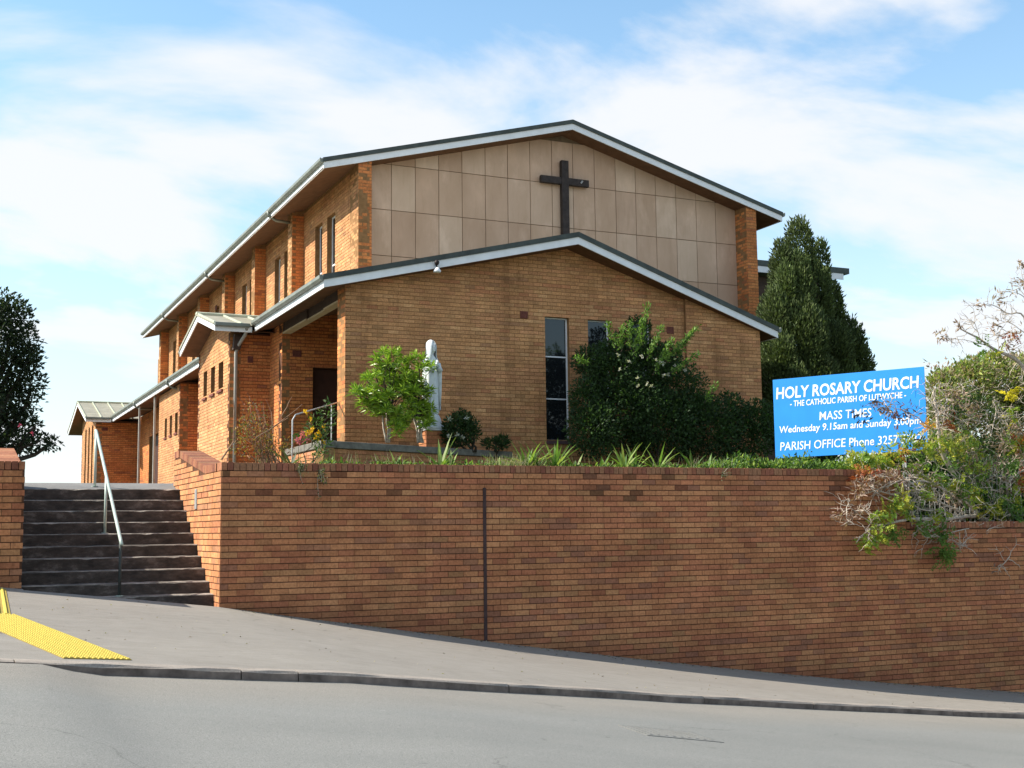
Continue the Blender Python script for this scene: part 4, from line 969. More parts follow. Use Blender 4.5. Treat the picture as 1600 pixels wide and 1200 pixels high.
# ================================================================== NOTICE BOARD
A = np.array((11.46, 2.86)); Bq = np.array((13.17, 0.50)); WS = float(np.linalg.norm(Bq - A)); HS = 1.56; ZS = 2.30
ang = math.atan2(Bq[1] - A[1], Bq[0] - A[0])
sg = thing('notice_board', 'large sky blue church notice board with white lettering on posts behind the wall', 'sign', (A[0], A[1], 1.76))
uu = np.array((math.cos(ang), math.sin(ang), 0)); nn = np.array((uu[1], -uu[0], 0)); zz3 = np.array((0, 0, 1.0))
o3 = np.array((A[0], A[1], ZS))
tiltz = 0.018                                     # the right end stands a little higher
def SG(u, z, n=0.0): return o3 + uu*u + zz3*(z + tiltz*u) + nn*n
mb = MB().hexa([SG(0, 0, 0), SG(WS, 0, 0), SG(WS, 0, -.03), SG(0, 0, -.03), SG(0, HS, 0), SG(WS, HS, 0), SG(WS, HS, -.03), SG(0, HS, -.03)])
mb.build('board', M_BLUE, sg, bevel=0.003)
for u in (0.35, WS - 0.45):
    mb = MB(); b0 = SG(u, 0, -0.066); mb.obox((b0[0], b0[1], (0.86 if u > 1 else 1.7) / 2 + (ZS + HS - 0.1) / 2), (0.035, 0.035, (ZS + HS - 0.1 - (0.86 if u > 1 else 1.7)) / 2), (uu, nn, zz3))
    mb.build('post', M_STEEL, sg)
for z in (0.3, 1.2):
    mb = MB(); mb.hexa([SG(0.05, z, -.0305), SG(WS-.05, z, -.0305), SG(WS-.05, z, -.031-.02), SG(.05, z, -.051), SG(.05, z+.06, -.0305), SG(WS-.05, z+.06, -.0305), SG(WS-.05, z+.06, -.051), SG(.05, z+.06, -.051)]); mb.build('batten', M_STEEL, sg)
DG = None
def lettering(txt, u0, u1, ztop, cap_h, bold):
    """white letters laid on the board: cap height and extent as painted"""
    cu = bpy.data.curves.new('lettering', 'FONT'); cu.body = txt; cu.size = 1.0; cu.extrude = 0.0; cu.offset = bold; cu.shear = 0.10; cu.resolution_u = 3
    ob = bpy.data.objects.new('lettering_tmp', cu); COL.objects.link(ob)
    bpy.context.view_layer.update(); dg = bpy.context.evaluated_depsgraph_get()
    me0 = ob.evaluated_get(dg).to_mesh(); co = np.array([v.co[:] for v in me0.vertices]); polys = [list(p.vertices) for p in me0.polygons]
    ob.evaluated_get(dg).to_mesh_clear(); bpy.data.objects.remove(ob)
    x0, x1 = co[:, 0].min(), co[:, 0].max(); caps = 0.70
    sxx = (u1 - u0) / (x1 - x0); szz = cap_h / caps
    V = np.array([SG(u0 + (p[0] - x0) * sxx, ztop - cap_h + p[1] * szz, 0.004) for p in co]); c = V.mean(0)
    me = raw_mesh('lettering', V - c, [i for f in polys for i in f], [len(f) for f in polys], mats=[M_LETTER])
    link('lettering', me, sg, c)
W_ = WS; H_ = HS
lettering('HOLY ROSARY CHURCH', 0.020*W_, 0.965*W_, (1 - .105)*H_, 0.142*H_, 0.022)
lettering('- THE CATHOLIC PARISH OF LUTWYCHE -', 0.115*W_, 0.88*W_, (1 - .285)*H_, 0.072*H_, 0.018)
lettering('MASS TIMES', 0.31*W_, 0.655*W_, (1 - .45)*H_, 0.105*H_, 0.004)
lettering('Wednesday 9.15am and Sunday 3.00pm', 0.035*W_, 0.965*W_, (1 - .598)*H_, 0.085*H_, 0.012)
lettering('PARISH OFFICE Phone 3257 5782', 0.035*W_, 0.965*W_, (1 - .80)*H_, 0.105*H_, 0.006)

# ================================================================== TACTILE PAVING
tp = thing('tactile_paving', 'bright yellow tactile paving strip crossing the footpath at the left edge', 'tactile paving', (-2.4, -4.5, 0.0))
def ground_pt(x, y, lift=0.0):
    P = None
    for t in np.linspace(6, 40, 3400):
        q = CAM + _ray(x, y) * t
        if q[2] < zpath(q[0], q[1]) + lift: return q
    return q
c_tl = ground_pt(24, 962); c_tip = ground_pt(190, 1026); c_br = ground_pt(112, 1031); c_bl = ground_pt(-6, 990)
# strip axis from the wall side to the kerb
ax = (c_tip - c_tl)[:2]; La = np.linalg.norm(ax); ax = ax / La; pr = np.array((ax[1], -ax[0])); pr = pr if pr[0] < 0 else -pr
wdt = 0.62; tile = 0.30; NR = int(La / tile) + 1
def on_path(xy, h): return (xy[0], xy[1], zpath(xy[0], xy[1]) + h)
stud = MB()
def tactile_tile(p0, sz_, kind_):
    m = MB(); q = [p0, p0 + ax*(sz_-0.006), p0 + ax*(sz_-0.006) + pr*(sz_-0.006), p0 + pr*(sz_-0.006)]
    m.hexa([on_path(p, 0.001) for p in q] + [on_path(p, 0.009) for p in q])
    if kind_ == 'stud':
        for i in range(6):
            for j in range(6):
                c = p0 + ax*(0.025 + i*0.05) + pr*(0.025 + j*0.05)
                m.loft([[on_path(c + np.array((math.cos(t), math.sin(t)))*r, h) for t in [2*math.pi*k/6 for k in range(6)]] for r, h in ((0.0195, 0.009), (0.0175, 0.016), (0.010, 0.020))], 1)
    return m.build('tile', [M_YELLOW_DARK, M_YELLOW], tp)
for i in range(NR):
    for j in range(2):
        p0 = c_tl[:2] + ax*(i*tile) + pr*(j*tile)
        pe = p0 + ax*tile
        if pe[1] < ykerb(pe[0]) + 0.30 or (p0 + pr*tile)[1] < ykerb((p0 + pr*tile)[0]) + 0.28: continue
        tactile_tile(p0, tile, 'stud')
# directional bars that lead to the wall
b0 = ground_pt(17, 962); b1 = ground_pt(9, 921); d = (b1 - b0)[:2]; Lb = np.linalg.norm(d); d = d / Lb; e = np.array((-d[1], d[0])); e = e if e[0] < 0 else -e
m = MB(); q = [b0[:2], b0[:2] + d*Lb, b0[:2] + d*Lb + e*0.6, b0[:2] + e*0.6]; m.hexa([on_path(p, 0.001) for p in q] + [on_path(p, 0.007) for p in q]); m.build('base_strip', M_YELLOW_DARK, tp)
for k in range(8):
    s0 = b0[:2] + e*(0.03 + 0.075*k); s1 = s0 + d*(Lb*0.985); w2 = e*0.035
    m = MB().hexa([on_path(p, 0.0071) for p in (s0, s1, s1 + w2, s0 + w2)] + [on_path(p, 0.022) for p in (s0 + e*.006, s1 + e*.006, s1 + w2 - e*.006, s0 + w2 - e*.006)]); m.build('bar', M_YELLOW, tp)

# worn iron cover set in the road
def road_z(x, y):
    yk = ykerb(x); return zpath(x, yk + 0.16) - kerb_h(x) - 0.040 * min(max(yk - y, 0), 14)
def road_pt(x, y):
    for t in np.linspace(6, 40, 3400):
        q = CAM + _ray(x, y) * t
        if q[2] < road_z(q[0], q[1]): return q
    return q
rc = road_pt(1048, 1147)
cov = thing('service_cover', 'flush worn service cover in the road at the lower right', 'manhole cover', tuple(rc))
M_COVER = ground_mat('cover_metal', (0.16, 0.157, 0.145), (0.20, 0.195, 0.18), 0.25)
def rp(dx, dy, h): return (rc[0]+dx, rc[1]+dy, road_z(rc[0]+dx, rc[1]+dy) + h)
def drape(x0, x1, y0, y1, h, name, n=7):
    m = MB()
    for a in np.linspace(x0, x1, n):
        for b in np.linspace(y0, y1, 4): m.v.append(rp(a, b, h))
    for a in range(n - 1):
        for b in range(3): m.f.append([a*4+b, (a+1)*4+b, (a+1)*4+b+1, a*4+b+1]); m.m.append(0)
    # skirt, so that it has a rim of its own
    k = len(m.v); ring = [a*4 for a in range(n)] + [(n-1)*4+b for b in (1, 2, 3)] + [a*4+3 for a in range(n-2, -1, -1)] + [2, 1]
    for q in ring: v = m.v[q]; m.v.append((v[0], v[1], v[2] - h - .003))
    for q in range(len(ring)): m.f.append([ring[q], k+q, k+(q+1) % len(ring), ring[(q+1) % len(ring)]]); m.m.append(0)
    return m.build(name, M_COVER, cov)
drape(-0.40, 0.40, -0.26, 0.26, .006, 'plate')
for k in range(9): drape(-0.34 + k*0.08, -0.31 + k*0.08, -0.2, 0.2, .0095, 'rib', 2)

# ================================================================== PLANTS
def wander(p0, p1, k=6, amp=0.05):
    p0 = np.array(p0, float); p1 = np.array(p1, float); out = [p0]; off = np.zeros(3)
    for i in range(1, k):
        off = off * 0.7 + RNG.normal(0, amp, 3); out.append(p0 + (p1 - p0) * i / k + off)
    return out + [p1]
GREEN_DK = [(0.034, 0.062, 0.020), (0.046, 0.085, 0.026), (0.058, 0.10, 0.033), (0.028, 0.05, 0.018)]
GREEN_MID = [(0.05, 0.10, 0.024), (0.07, 0.13, 0.03), (0.042, 0.085, 0.022)]
GREEN_LT = [(0.13, 0.23, 0.04), (0.10, 0.19, 0.035), (0.16, 0.26, 0.055)]
YELGREEN = [(0.38, 0.42, 0.05), (0.27, 0.36, 0.055), (0.45, 0.41, 0.06), (0.19, 0.30, 0.05)]
ORANGE = [(0.42, 0.15, 0.04), (0.36, 0.09, 0.035), (0.48, 0.24, 0.05)]
BROWNPOD = [(0.32, 0.21, 0.165), (0.40, 0.27, 0.21), (0.24, 0.155, 0.12), (0.46, 0.35, 0.28)]

# ---- small glossy tree with rosettes of strap leaves, in the planter
dt = thing('small_tree', 'small bushy tree with bright green strap leaf rosettes, left of the statue in the planter', 'tree', (5.2, 6.55, 2.58))
base1 = PY(606, 692, 6.5); base2 = PY(655, 692, 6.6)
ros = []
spots = [(588,556),(600,546),(612,545),(622,548),(592,566),(606,560),(620,566),(576,586),(588,580),(600,588),(612,582),(628,590),(562,606),(572,612),(584,604),(580,622),(592,616),(604,608),(566,622),(600,630),(616,602),(630,606),(640,600),(578,634),(590,640),(604,636),(616,640),(628,634),(618,650),(640,560),(650,552),(660,558),(668,546),(676,552),(655,572),(665,582),(674,572),(645,586),(655,592),(666,596),(640,610),(652,606),(664,612),(672,604),(640,624),(652,630),(664,628),(674,634),(646,644),(658,648),(670,648),(680,642),(630,655),(636,660),(626,662),(662,660),(672,656),(634,574),(628,560),(680,562),(690,566)]
spots = [(x, y + 5) for x, y in spots if not (x > 656 and y < 604) and x < 678] + [(660, 560), (674, 574), (664, 572)]
core = [(RNG.uniform(590, 662), RNG.uniform(575, 655)) for _ in range(26)]
n_skin = len(spots)
P_ = []; D_ = []; L_ = []; Wd = []; Cc = []
twig_mb = MB()
hub1 = PY(606, 640, 6.5); hub2 = PY(650, 640, 6.6)
for b, h in ((base1, hub1), (base2, hub2)):
    stems = MB()
    for k in range(3 if b is base1 else 5):
        o = RNG.normal(0, 0.05, 3) * (1, 1, 0); stems.tube(wander(b + (0.03*(k-1), 0, 0), h + o + (0, 0, 0.1*RNG.random()), 5, 0.015), [0.022, 0.021, 0.02, 0.019, 0.018, 0.016], 7)
    stems.build('trunk', M_BARK, dt, smooth=True)
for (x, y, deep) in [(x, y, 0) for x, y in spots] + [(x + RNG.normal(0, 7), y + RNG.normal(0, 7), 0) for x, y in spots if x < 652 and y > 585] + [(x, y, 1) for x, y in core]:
    left = x < 632; Y = 6.55 + (RNG.uniform(-0.34, 0.16) - (0.12 if left else 0) if not deep else RNG.uniform(0.05, 0.35))
    c = PY(x, y, Y); hub = hub1 if left else hub2
    twig_mb.tube(wander(hub + RNG.normal(0, 0.05, 3), c - (0, 0, 0.05), 4, 0.03), [0.010, 0.009, 0.008, 0.007, 0.005], 5)
    k = 46
    th = RNG.uniform(0, 2*math.pi, k); el = RNG.uniform(-0.35, 1.35, k)
    d = np.stack([np.cos(th)*np.cos(el), np.sin(th)*np.cos(el), np.sin(el)], 1)
    P_.append(np.repeat(c[None], k, 0) + d*0.02 + np.array([0,0,1.0])*RNG.uniform(-0.08, 0.04, (k,1))); D_.append(d); L_.append(RNG.uniform(0.13, 0.21, k)); Wd.append(RNG.uniform(0.027, 0.038, k))
    Cc.append(pick_cols([(0.22,0.34,0.028),(0.30,0.44,0.035),(0.15,0.26,0.026),(0.38,0.50,0.06)], k, 0.15) * (0.28 if deep else 1.0))  # inner leaves darkened: shade inside the crown put into their colour
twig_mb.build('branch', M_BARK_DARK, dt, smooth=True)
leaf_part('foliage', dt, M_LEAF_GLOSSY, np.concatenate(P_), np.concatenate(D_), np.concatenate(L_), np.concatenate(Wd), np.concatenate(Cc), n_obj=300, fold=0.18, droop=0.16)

def bush(name, label, cat, lumps, total, pal, L, W, base=None, group=None, trans=None, flowers=(), sprigs=(), mat=None, updir=0.25, inner=0.3, trunk_r=0.03, bark=None, nstem=5, jit=0.18):
    cs = np.array([l[0] for l in lumps]); b = base if base is not None else (cs[:, 0].mean(), cs[:, 1].mean(), 1.76)
    t = thing(name, label, cat, b, group)
    P, D, K = shell_points(lumps, total, inner)
    n = len(P); D = D + RNG.normal(0, 0.6, (n, 3)) + np.array([0, 0, updir])
    leaf_part('foliage', t, mat or M_LEAF, P, D, RNG.uniform(L*0.7, L*1.3, n), RNG.uniform(W*0.7, W*1.3, n), pick_cols(pal, n, jit))
    m = MB()
    for i, l in enumerate(lumps):
        if i % max(1, len(lumps)//nstem) == 0 or len(lumps) <= nstem:
            m.tube(wander(np.array(b) + RNG.normal(0, trunk_r, 3)*(1,1,0), np.array(l[0]), 5, 0.05), [trunk_r, trunk_r*.8, trunk_r*.7, trunk_r*.55, trunk_r*.4, trunk_r*.25], 6)
    m.build('stem', bark or M_BARK_DARK, t, smooth=True)
    if len(sprigs):
        m = MB(); PP = []; DD = []
        for (a, z) in sprigs:
            a = np.array(a, float); z = np.array(z, float); pts = wander(a, z, 6, 0.02); m.tube(pts, [0.008]*3 + [0.006]*2 + [0.004, 0.002], 5)
            dirn = (z - a) / np.linalg.norm(z - a)
            for s in np.linspace(0.1, 1.0, int(np.linalg.norm(z - a) / 0.006)):
                q = a + (z - a) * s; PP.append(q + RNG.normal(0, 0.03, 3)); DD.append(dirn * 0.7 + RNG.normal(0, 0.7, 3))
        k = len(PP); m.build('sprig', bark or M_BARK_DARK, t)
        leaf_part('sprig_leaves', t, mat or M_LEAF, np.array(PP), np.array(DD), RNG.uniform(.07, .12, k), RNG.uniform(.026, .042, k), pick_cols(GREEN_LT + [(0.2, 0.33, 0.06)], k))
    for f in flowers:
        c, r, fc = f[0], f[1], f[2]; m = MB(); k = 6; c = np.array(c)
        PP = np.repeat(c[None], k*2, 0) + RNG.normal(0, r*.25, (k*2, 3)); DD = RNG.normal(0, 1, (k*2, 3)) + (-0.3, -0.9, 0.3)
        V, Fq, C4 = leaf_cards(PP, DD, r, r*.6, np.array([fc]*(k*2))*(1 + RNG.normal(0, .1, (k*2, 1))))
        o0 = V.reshape(-1, 3).mean(0); me = raw_mesh('flower', V.reshape(-1, 3) - o0, Fq, np.full(k*4, 3), col=np.clip(C4, 0, .95), mats=[M_LEAF]); link('flower', me, t, o0)
    return t

# ---- the big dark shrub in front of the windows
lm = [lump(985,640,6.2,70,60,.7), lump(930,670,6.0,45,45,.6), lump(1040,660,6.1,70,55,.7), lump(1110,670,6.2,60,50,.7), lump(1170,680,6.3,45,48,.6), lump(960,590,6.4,55,45,.6), lump(1010,580,6.4,55,50,.6), lump(1060,600,6.4,50,40,.6), lump(925,560,6.5,28,24,.4), lump(990,540,6.6,42,30,.5), lump(1035,555,6.6,38,25,.45), lump(1000,505,6.7,20,16,.25), lump(950,545,6.5,22,18,.3), lump(1190,655,6.3,28,34,.5), lump(1140,635,6.3,30,25,.45), lump(915,625,6.2,22,40,.4), lump(1085,640,6.2,40,35,.6)]
wf = (0.52, 0.50, 0.47)
fl = [(PY(x, y, 5.9), .052, wf) for x, y in ((966,554),(983,565),(996,591),(997,603),(1010,600),(1018,603),(1036,587),(1044,585),(1031,566),(1037,568),(1025,563),(1055,572),(1070,578),(1091,553),(968,577),(1003,556))]
sp = [(PY(1000,530,6.4), PY(1013,478,6.3)), (PY(1005,540,6.4), PY(1002,500,6.3)), (PY(965,545,6.3), PY(950,505,6.2)), (PY(970,550,6.3), PY(972,510,6.2)), (PY(1030,570,6.1), PY(1090,512,5.9)), (PY(1020,585,6.1), PY(1050,530,5.9)), (PY(1045,585,6.0), PY(1090,553,5.8)), (PY(1010,560,6.2), PY(1034,512,6.1)), (PY(990,560,6.2), PY(998,515,6.1)), (PY(1055,560,6.1), PY(1078,522,5.95)), (PY(1100,630,6.0), PY(1118,600,5.9)), (PY(920,570,6.3), PY(902,558,6.2)), (PY(985,545,6.3), PY(985,505,6.2))]
bush('large_shrub', 'large dark green shrub with white flowers and upright sprigs covering the front windows', 'shrub', [(l[0] + np.array((.35, .75, 0)) * 0.6, l[1]) for l in lm], 40000, GREEN_DK + GREEN_MID[:1], .08, .042, base=(11.0, 6.3, 1.76), flowers=fl, sprigs=sp)
# ---- shrubs beside the statue
lm = [lump(716,672,6.6,24,26,.3), lump(734,672,6.7,16,20,.25), lump(705,680,6.6,14,20,.2), lump(722,655,6.7,13,14,.2)]
bush('flowering_shrub', 'dark rounded shrub with a few white blooms right of the statue pedestal', 'shrub', lm, 2600, GREEN_DK, .075, .035, base=(6.6, 6.7, 2.58), flowers=[(PY(x, y, 6.25), .06, wf) for x, y in ((702,655),(703,682),(713,680),(729,652),(722,684))])
lm = [lump(775,694,6.9,22,8,.25), lump(785,690,6.9,10,9,.2)]
bush('low_shrub', 'small dark spreading shrub at the right end of the planter', 'shrub', lm, 500, GREEN_DK, .10, .03, base=(7.3, 7.0, 2.5), updir=.8)

# ---- conifer right of the church
cl = [lump(1248,395,10.1,17,58,.6), lump(1219,430,9.8,11,62,.45), lump(1282,410,10.2,8,38,.4), lump(1237,470,9.7,30,75,.9), lump(1267,470,9.9,28,70,.9), lump(1210,520,9.5,22,75,.7), lump(1293,500,10.1,22,50,.7), lump(1245,540,9.3,42,70,1.1), lump(1211,600,9.3,24,70,.8), lump(1290,550,9.4,36,55,1.0), lump(1317,545,9.7,28,48,.9), lump(1330,575,9.7,30,48,.8), lump(1260,600,9.1,45,60,1.1), lump(1305,610,9.3,45,55,1.0), lump(1230,650,9.1,45,60,1.0), lump(1275,670,9.1,60,60,1.1), lump(1255,500,9.1,16,45,.5), lump(1227,455,9.4,12,45,.4), lump(1302,470,9.9,10,30,.35), lump(1248,430,9.5,14,40,.4), lump(1273,520,9.3,18,40,.5), lump(1305,560,9.0,20,40,.5), lump(1340,600,9.4,20,35,.5), lump(1223,560,9.0,16,40,.5), lump(1267,560,8.8,18,40,.5), lump(1245,610,8.6,20,40,.5), lump(1290,600,8.8,20,40,.5)]
con = thing('conifer', 'tall dense dark green conifer standing right of the church behind the sign', 'tree', (18.1, 9.6, 1.76))
cl = [(c, (r[0]*RNG.uniform(.74, .95), r[1]*.85, r[2]*RNG.uniform(.86, 1.02))) for c, r in cl]
P, D, K = shell_points(cl, 84000, 0.6); n = len(P)
D = D * 0.9 + np.array([0, 0, 0.9]) + RNG.normal(0, 0.4, (n, 3))
lobe_t = RNG.uniform(0.75, 1.25, len(cl))
leaf_part('foliage', con, M_NEEDLE, P, D, RNG.uniform(.08, .16, n), RNG.uniform(.030, .058, n), pick_cols([(0.075,0.105,0.03),(0.095,0.13,0.038),(0.12,0.155,0.048),(0.055,0.08,0.025)], n, .2) * lobe_t[K][:, None], fold=.5)
m = MB().tube([(18.1, 9.6, 1.7), (18.1, 9.6, 5), (18.0, 9.7, 7.6)], [.28, .2, .04], 8)
for l in cl[::2]: m.tube(wander((18.1, 9.6, max(2.2, l[0][2] - 1.2)), l[0], 3, .05), [.06, .05, .035, .02], 5)
m.build('trunk', M_BARK_DARK, con, smooth=True)
# ---- dark tree at the left edge
Yt = 6.8
lm = [lump(-10,480,Yt,40,32), lump(20,500,Yt,34,34), lump(-40,520,Yt,70,60), lump(30,540,Yt,34,34), lump(10,570,Yt,48,42), lump(45,560,Yt-.3,22,24), lump(48,600,Yt-.2,24,26), lump(-30,610,Yt,70,60), lump(20,630,Yt,40,34), lump(0,670,Yt,46,40), lump(25,690,Yt-.4,34,22), lump(60,690,Yt-.6,18,13), lump(82,692,Yt-.6,13,11), lump(55,665,Yt-.5,10,10), lump(-60,690,Yt,60,60), lump(40,655,Yt-.2,16,14)]
lt = bush('dark_tree', 'dark leafy evergreen tree at the left edge behind the wall end', 'tree', lm, 15000, [(0.018,0.030,0.014),(0.024,0.040,0.017),(0.032,0.05,0.02)], .085, .04, base=(-3.2, Yt, 1.76), trunk_r=.09, nstem=9, flowers=[(PY(x, y, Yt-1.0), .05, (.55, .10, .22)) for x, y in ((51,677),(33,664))], inner=.15)

# ---- strap leaved clumps along the top of the wall
def clump(px, n, hgt, label, Y=None, lean=0.0, pal=None, wd=.052, yy=None):
    Y = Y if Y is not None else RNG.uniform(.50, .85)
    z0 = 1.90; b = PY(px, yy or 728, Y); b = np.array((b[0], Y, z0))
    t = thing('strap_leaf_plant', label, 'plant', tuple(b), 'strap leaved plants along the top of the wall')
    for k in range(n):
        th = RNG.uniform(0, 2*math.pi); el = RNG.uniform(.45, 1.3); L = hgt * RNG.uniform(.6, 1.15); r = L * (.25 + math.cos(el))
        d = np.array((math.cos(th), math.sin(th) * .6, 0)); d = d + np.array((lean, 0, 0)); sw = np.array((-d[1], d[0], 0)); sw /= max(np.linalg.norm(sw), 1e-6)
        col = np.array((pal or [(0.20,0.29,0.06),(0.14,0.24,0.05),(0.28,0.34,0.10),(0.10,0.18,0.045)])[RNG.integers(0, 4)])
        V = []; S5 = 6
        for i in range(S5 + 1):
            s = i / S5; p = b + d * (r * s) + np.array((0, 0, 1.0)) * (L * math.sin(el) * s * (1.35 - .75 * s * (1.3 - math.sin(el)) )) + RNG.normal(0, .002, 3)
            ww = wd * (0.6 + .5 * math.sin(math.pi * min(s + .15, 1))) * (1 - s ** 3); V += [p + sw * ww / 2 + (0, 0, .008), p, p - sw * ww / 2 + (0, 0, .008)]
        Fq = []
        for i in range(S5):
            for j in range(2): Fq += [i*3+j, i*3+j+1, i*3+j+4, i*3+j+3]
        c = V[0]; me = raw_mesh('leaf', np.array(V) - c, Fq, [4]*(S5*2), col=np.repeat((col * (1 + RNG.normal(0, .12)))[None], len(V), 0), mats=[M_LEAF], smooth=True); link('leaf', me, t, c)
for px, n, h, lab in ((598, 8, .22, 'low strap leaved clump at the wall top below the left trunk of the small tree'), (620, 7, .28, 'thin strap leaved clump on the wall top just right of the small tree trunk'),
    (688, 15, .50, 'tall strap leaved clump with two long arching leaves on the wall top below the statue'), (703, 10, .34, 'yellowish strap leaved clump on the wall below the white flowered shrub'),
    (778, 9, .34, 'short upright clump with a yellow tip above the dark joint in the wall'), (822, 16, .50, 'broad arching clump on the wall between the joint and the first window'),
    (838, 12, .42, 'clump of flat spreading leaves on the wall just left of the first window'), (868, 18, .50, 'dense dark clump on the wall below the first window'),
    (900, 11, .36, 'pale strap leaved clump on the wall just right of the first window'), (940, 10, .34, 'small curled clump on the wall below the second window'),
    (975, 13, .48, 'arching clump on the wall below the middle of the large shrub'), (992, 14, .50, 'wide pale clump with long flat leaves on the wall below the third window'),
    (1028, 12, .46, 'drooping clump with one long bowed leaf on the wall under the large shrub'), (1082, 12, .40, 'fine leaved clump on the wall left of the ground cover'), (1105, 9, .32, 'last small clump on the wall where the ground cover begins')):
    clump(px, n, h, lab)
clump(455, 6, .40, 'dull green strap leaved weed drooping over the wall near its left end', Y=.30, pal=[(0.10,0.13,0.05),(0.13,0.16,0.07),(0.08,0.10,0.04),(0.16,0.16,0.09)])
# ---- ground cover and dry grass
k = 7000; X = np.concatenate([RNG.uniform(8.2, 12.0, 5200), RNG.uniform(1.6, 8.4, 1800)]); Yc = RNG.uniform(.32, 1.3, k); Z = 1.90 + RNG.beta(1.5, 2.2, k) * (0.26 + 0.07*np.sin(X*5) + 0.05*np.sin(X*11+1)) * np.clip((X - 7.4) / 1.8, .36, 1)
gc = leaf_part('ground_cover', None, M_LEAF, np.stack([X, Yc, Z], 1), RNG.normal(0, .7, (k, 3)) + (0, -.2, .8), RNG.uniform(.05, .10, k), RNG.uniform(.025, .045, k), pick_cols(GREEN_LT + YELGREEN[1:2] + GREEN_MID, k))
tag(gc, 'bright green low ground cover along the wall top, thickest below the blue sign', kind='stuff')
k = 1500; X = RNG.choice([RNG.normal(5.0, .32, k), RNG.normal(3.0, .5, k), RNG.normal(8.6, .45, k), RNG.uniform(.6, 8, k)][0:4], axis=0) if False else np.concatenate([RNG.normal(4.75, .28, 420), RNG.normal(2.6, .5, 90), RNG.normal(8.3, .4, 160), RNG.uniform(.6, 8, 120)]); k = len(X)
Yc = RNG.uniform(.35, 1.0, k)
dg_ = leaf_part('dry_grass', None, M_LEAF, np.stack([X, Yc, np.full(k, 1.89)], 1), RNG.normal(0, .35, (k, 3)) + (0, 0, 1.0), RNG.uniform(.10, .34, k), RNG.uniform(.005, .010, k), pick_cols([(0.34,0.30,0.18),(0.26,0.27,0.12),(0.20,0.24,0.09),(0.40,0.34,0.26)], k))
tag(dg_, 'dry thin grass and seed heads along the wall top', kind='stuff')

# ---- plants left of the planter
lm = [lump(400,680,2.2,32,38,.3), lump(392,655,2.3,26,30,.3), lump(420,690,2.1,26,26,.3), lump(375,690,2.2,18,28,.2), lump(440,700,2.0,20,16,.25)]
tw = thing('twiggy_shrub', 'nearly bare reddish twiggy shrub with yellowing leaves beside the downpipe', 'shrub', (1.3, 2.2, 1.76))
m = MB()
for k in range(46):
    e = lm[RNG.integers(0, 3)]; q = np.array(e[0]) + RNG.normal(0, .6, 3) * np.array(e[1]); q[2] = max(q[2], 2.0)
    pts = wander(np.array((1.3, 2.2, 1.89)) + RNG.normal(0, .10, 3)*(1,1,0), q + (0, 0, RNG.uniform(0, .25)), 5, .03); m.tube(pts, [.008, .007, .006, .005, .004, .002], 4)
m.tube([PY(346,718,2.0), PY(365,690,2.0), PY(366,640,2.0), PY(364,620,2.0)], [.016, .014, .010, .006], 6)
m.tube(wander(PY(400,684,1.9), PY(450,653,1.9), 5, .01), [.012, .011, .010, .009, .008, .006], 6); m.tube(wander(PY(425,668,1.9), PY(472,632,1.9), 5, .01), [.009, .008, .007, .006, .005, .004], 5); m.tube(wander(PY(440,650,1.9), PY(456,620,1.9), 4, .01), [.008, .007, .006, .005, .003], 5)
m.build('branch', simple('twig_red_brown', (0.27, 0.16, 0.10), .9, .2, .3, 20), tw)
P, D, K = shell_points(lm, 800, .1); n = len(P)
leaf_part('foliage', tw, M_LEAF, P, RNG.normal(0, 1, (n, 3)), RNG.uniform(.04, .08, n), RNG.uniform(.014, .025, n), pick_cols([(0.36,0.17,0.06),(0.42,0.26,0.06),(0.30,0.11,0.06),(0.20,0.20,0.05),(0.14,0.15,0.05),(0.10,0.08,0.04)], n))
yf = [(PY(x, y, 1.25), .05, (.75, .45, .02)) for x, y in ((477,644),(485,655),(489,669),(486,675),(480,677),(505,667),(502,682),(505,692),(493,684),(497,676))]
lm = [lump(492,672,1.3,16,22,.15), lump(505,690,1.3,14,22,.15), lump(512,650,1.4,12,26,.12), lump(500,715,1.0,12,18,.12)]
bush('yellow_flower_plant', 'leggy green plant with yellow daisy flowers at the left corner of the planter', 'flower', lm, 420, GREEN_MID + [(0.13,0.15,0.06)], .085, .022, base=(1.55, 1.2, 1.76), flowers=yf, nstem=4, trunk_r=.012)
lm = [lump(472,684,4.4,13,9,.15)]
bush('pink_flower_plant', 'low plant with small pink flowers beside the thin porch rail', 'flower', lm, 160, GREEN_MID, .05, .02, base=(2.3, 4.5, 1.9), flowers=[(PY(x, y, 4.2), .05, (.62, .16, .26)) for x, y in ((464,688),(470,684),(476,680),(480,686),(468,692),(474,676),(482,679),(477,690))], nstem=1, trunk_r=.012)
# weeds rooted in the wall face
def weed(px, py, label, k, down):
    b = PY(px, py, -.01); t = thing('wall_weed', label, 'weed', tuple(b), 'weeds growing out of the wall face')
    m = MB(); PP = []; DD = []
    for i in range(5):
        e = b + np.array((RNG.normal(0, .05), -.05 - .05*RNG.random(), RNG.uniform(-down, .15))); pts = wander(b, e, 4, .012); m.tube(pts, [.004, .004, .003, .003, .002], 4)
        for q in pts[1:]:
            for _ in range(k): PP.append(q + RNG.normal(0, .02, 3)); DD.append(RNG.normal(0, 1, 3) + (0, -.4, 0))
    m.build('stem', M_BARK, t); n = len(PP)
    leaf_part('foliage', t, M_LEAF, np.array(PP), np.array(DD), RNG.uniform(.03, .06, n), RNG.uniform(.012, .022, n), pick_cols([(0.12,0.14,0.06),(0.16,0.17,0.09),(0.09,0.10,0.05)], n))
weed(499, 735, 'greyish weed hanging in front of the wall below the yellow flowers', 5, .42); weed(467, 733, 'grey green weed spilling over the coping left of the yellow flowers', 5, .22)
weed(1128, 742, 'tiny weed in the coping below the right part of the large shrub', 2, .06)

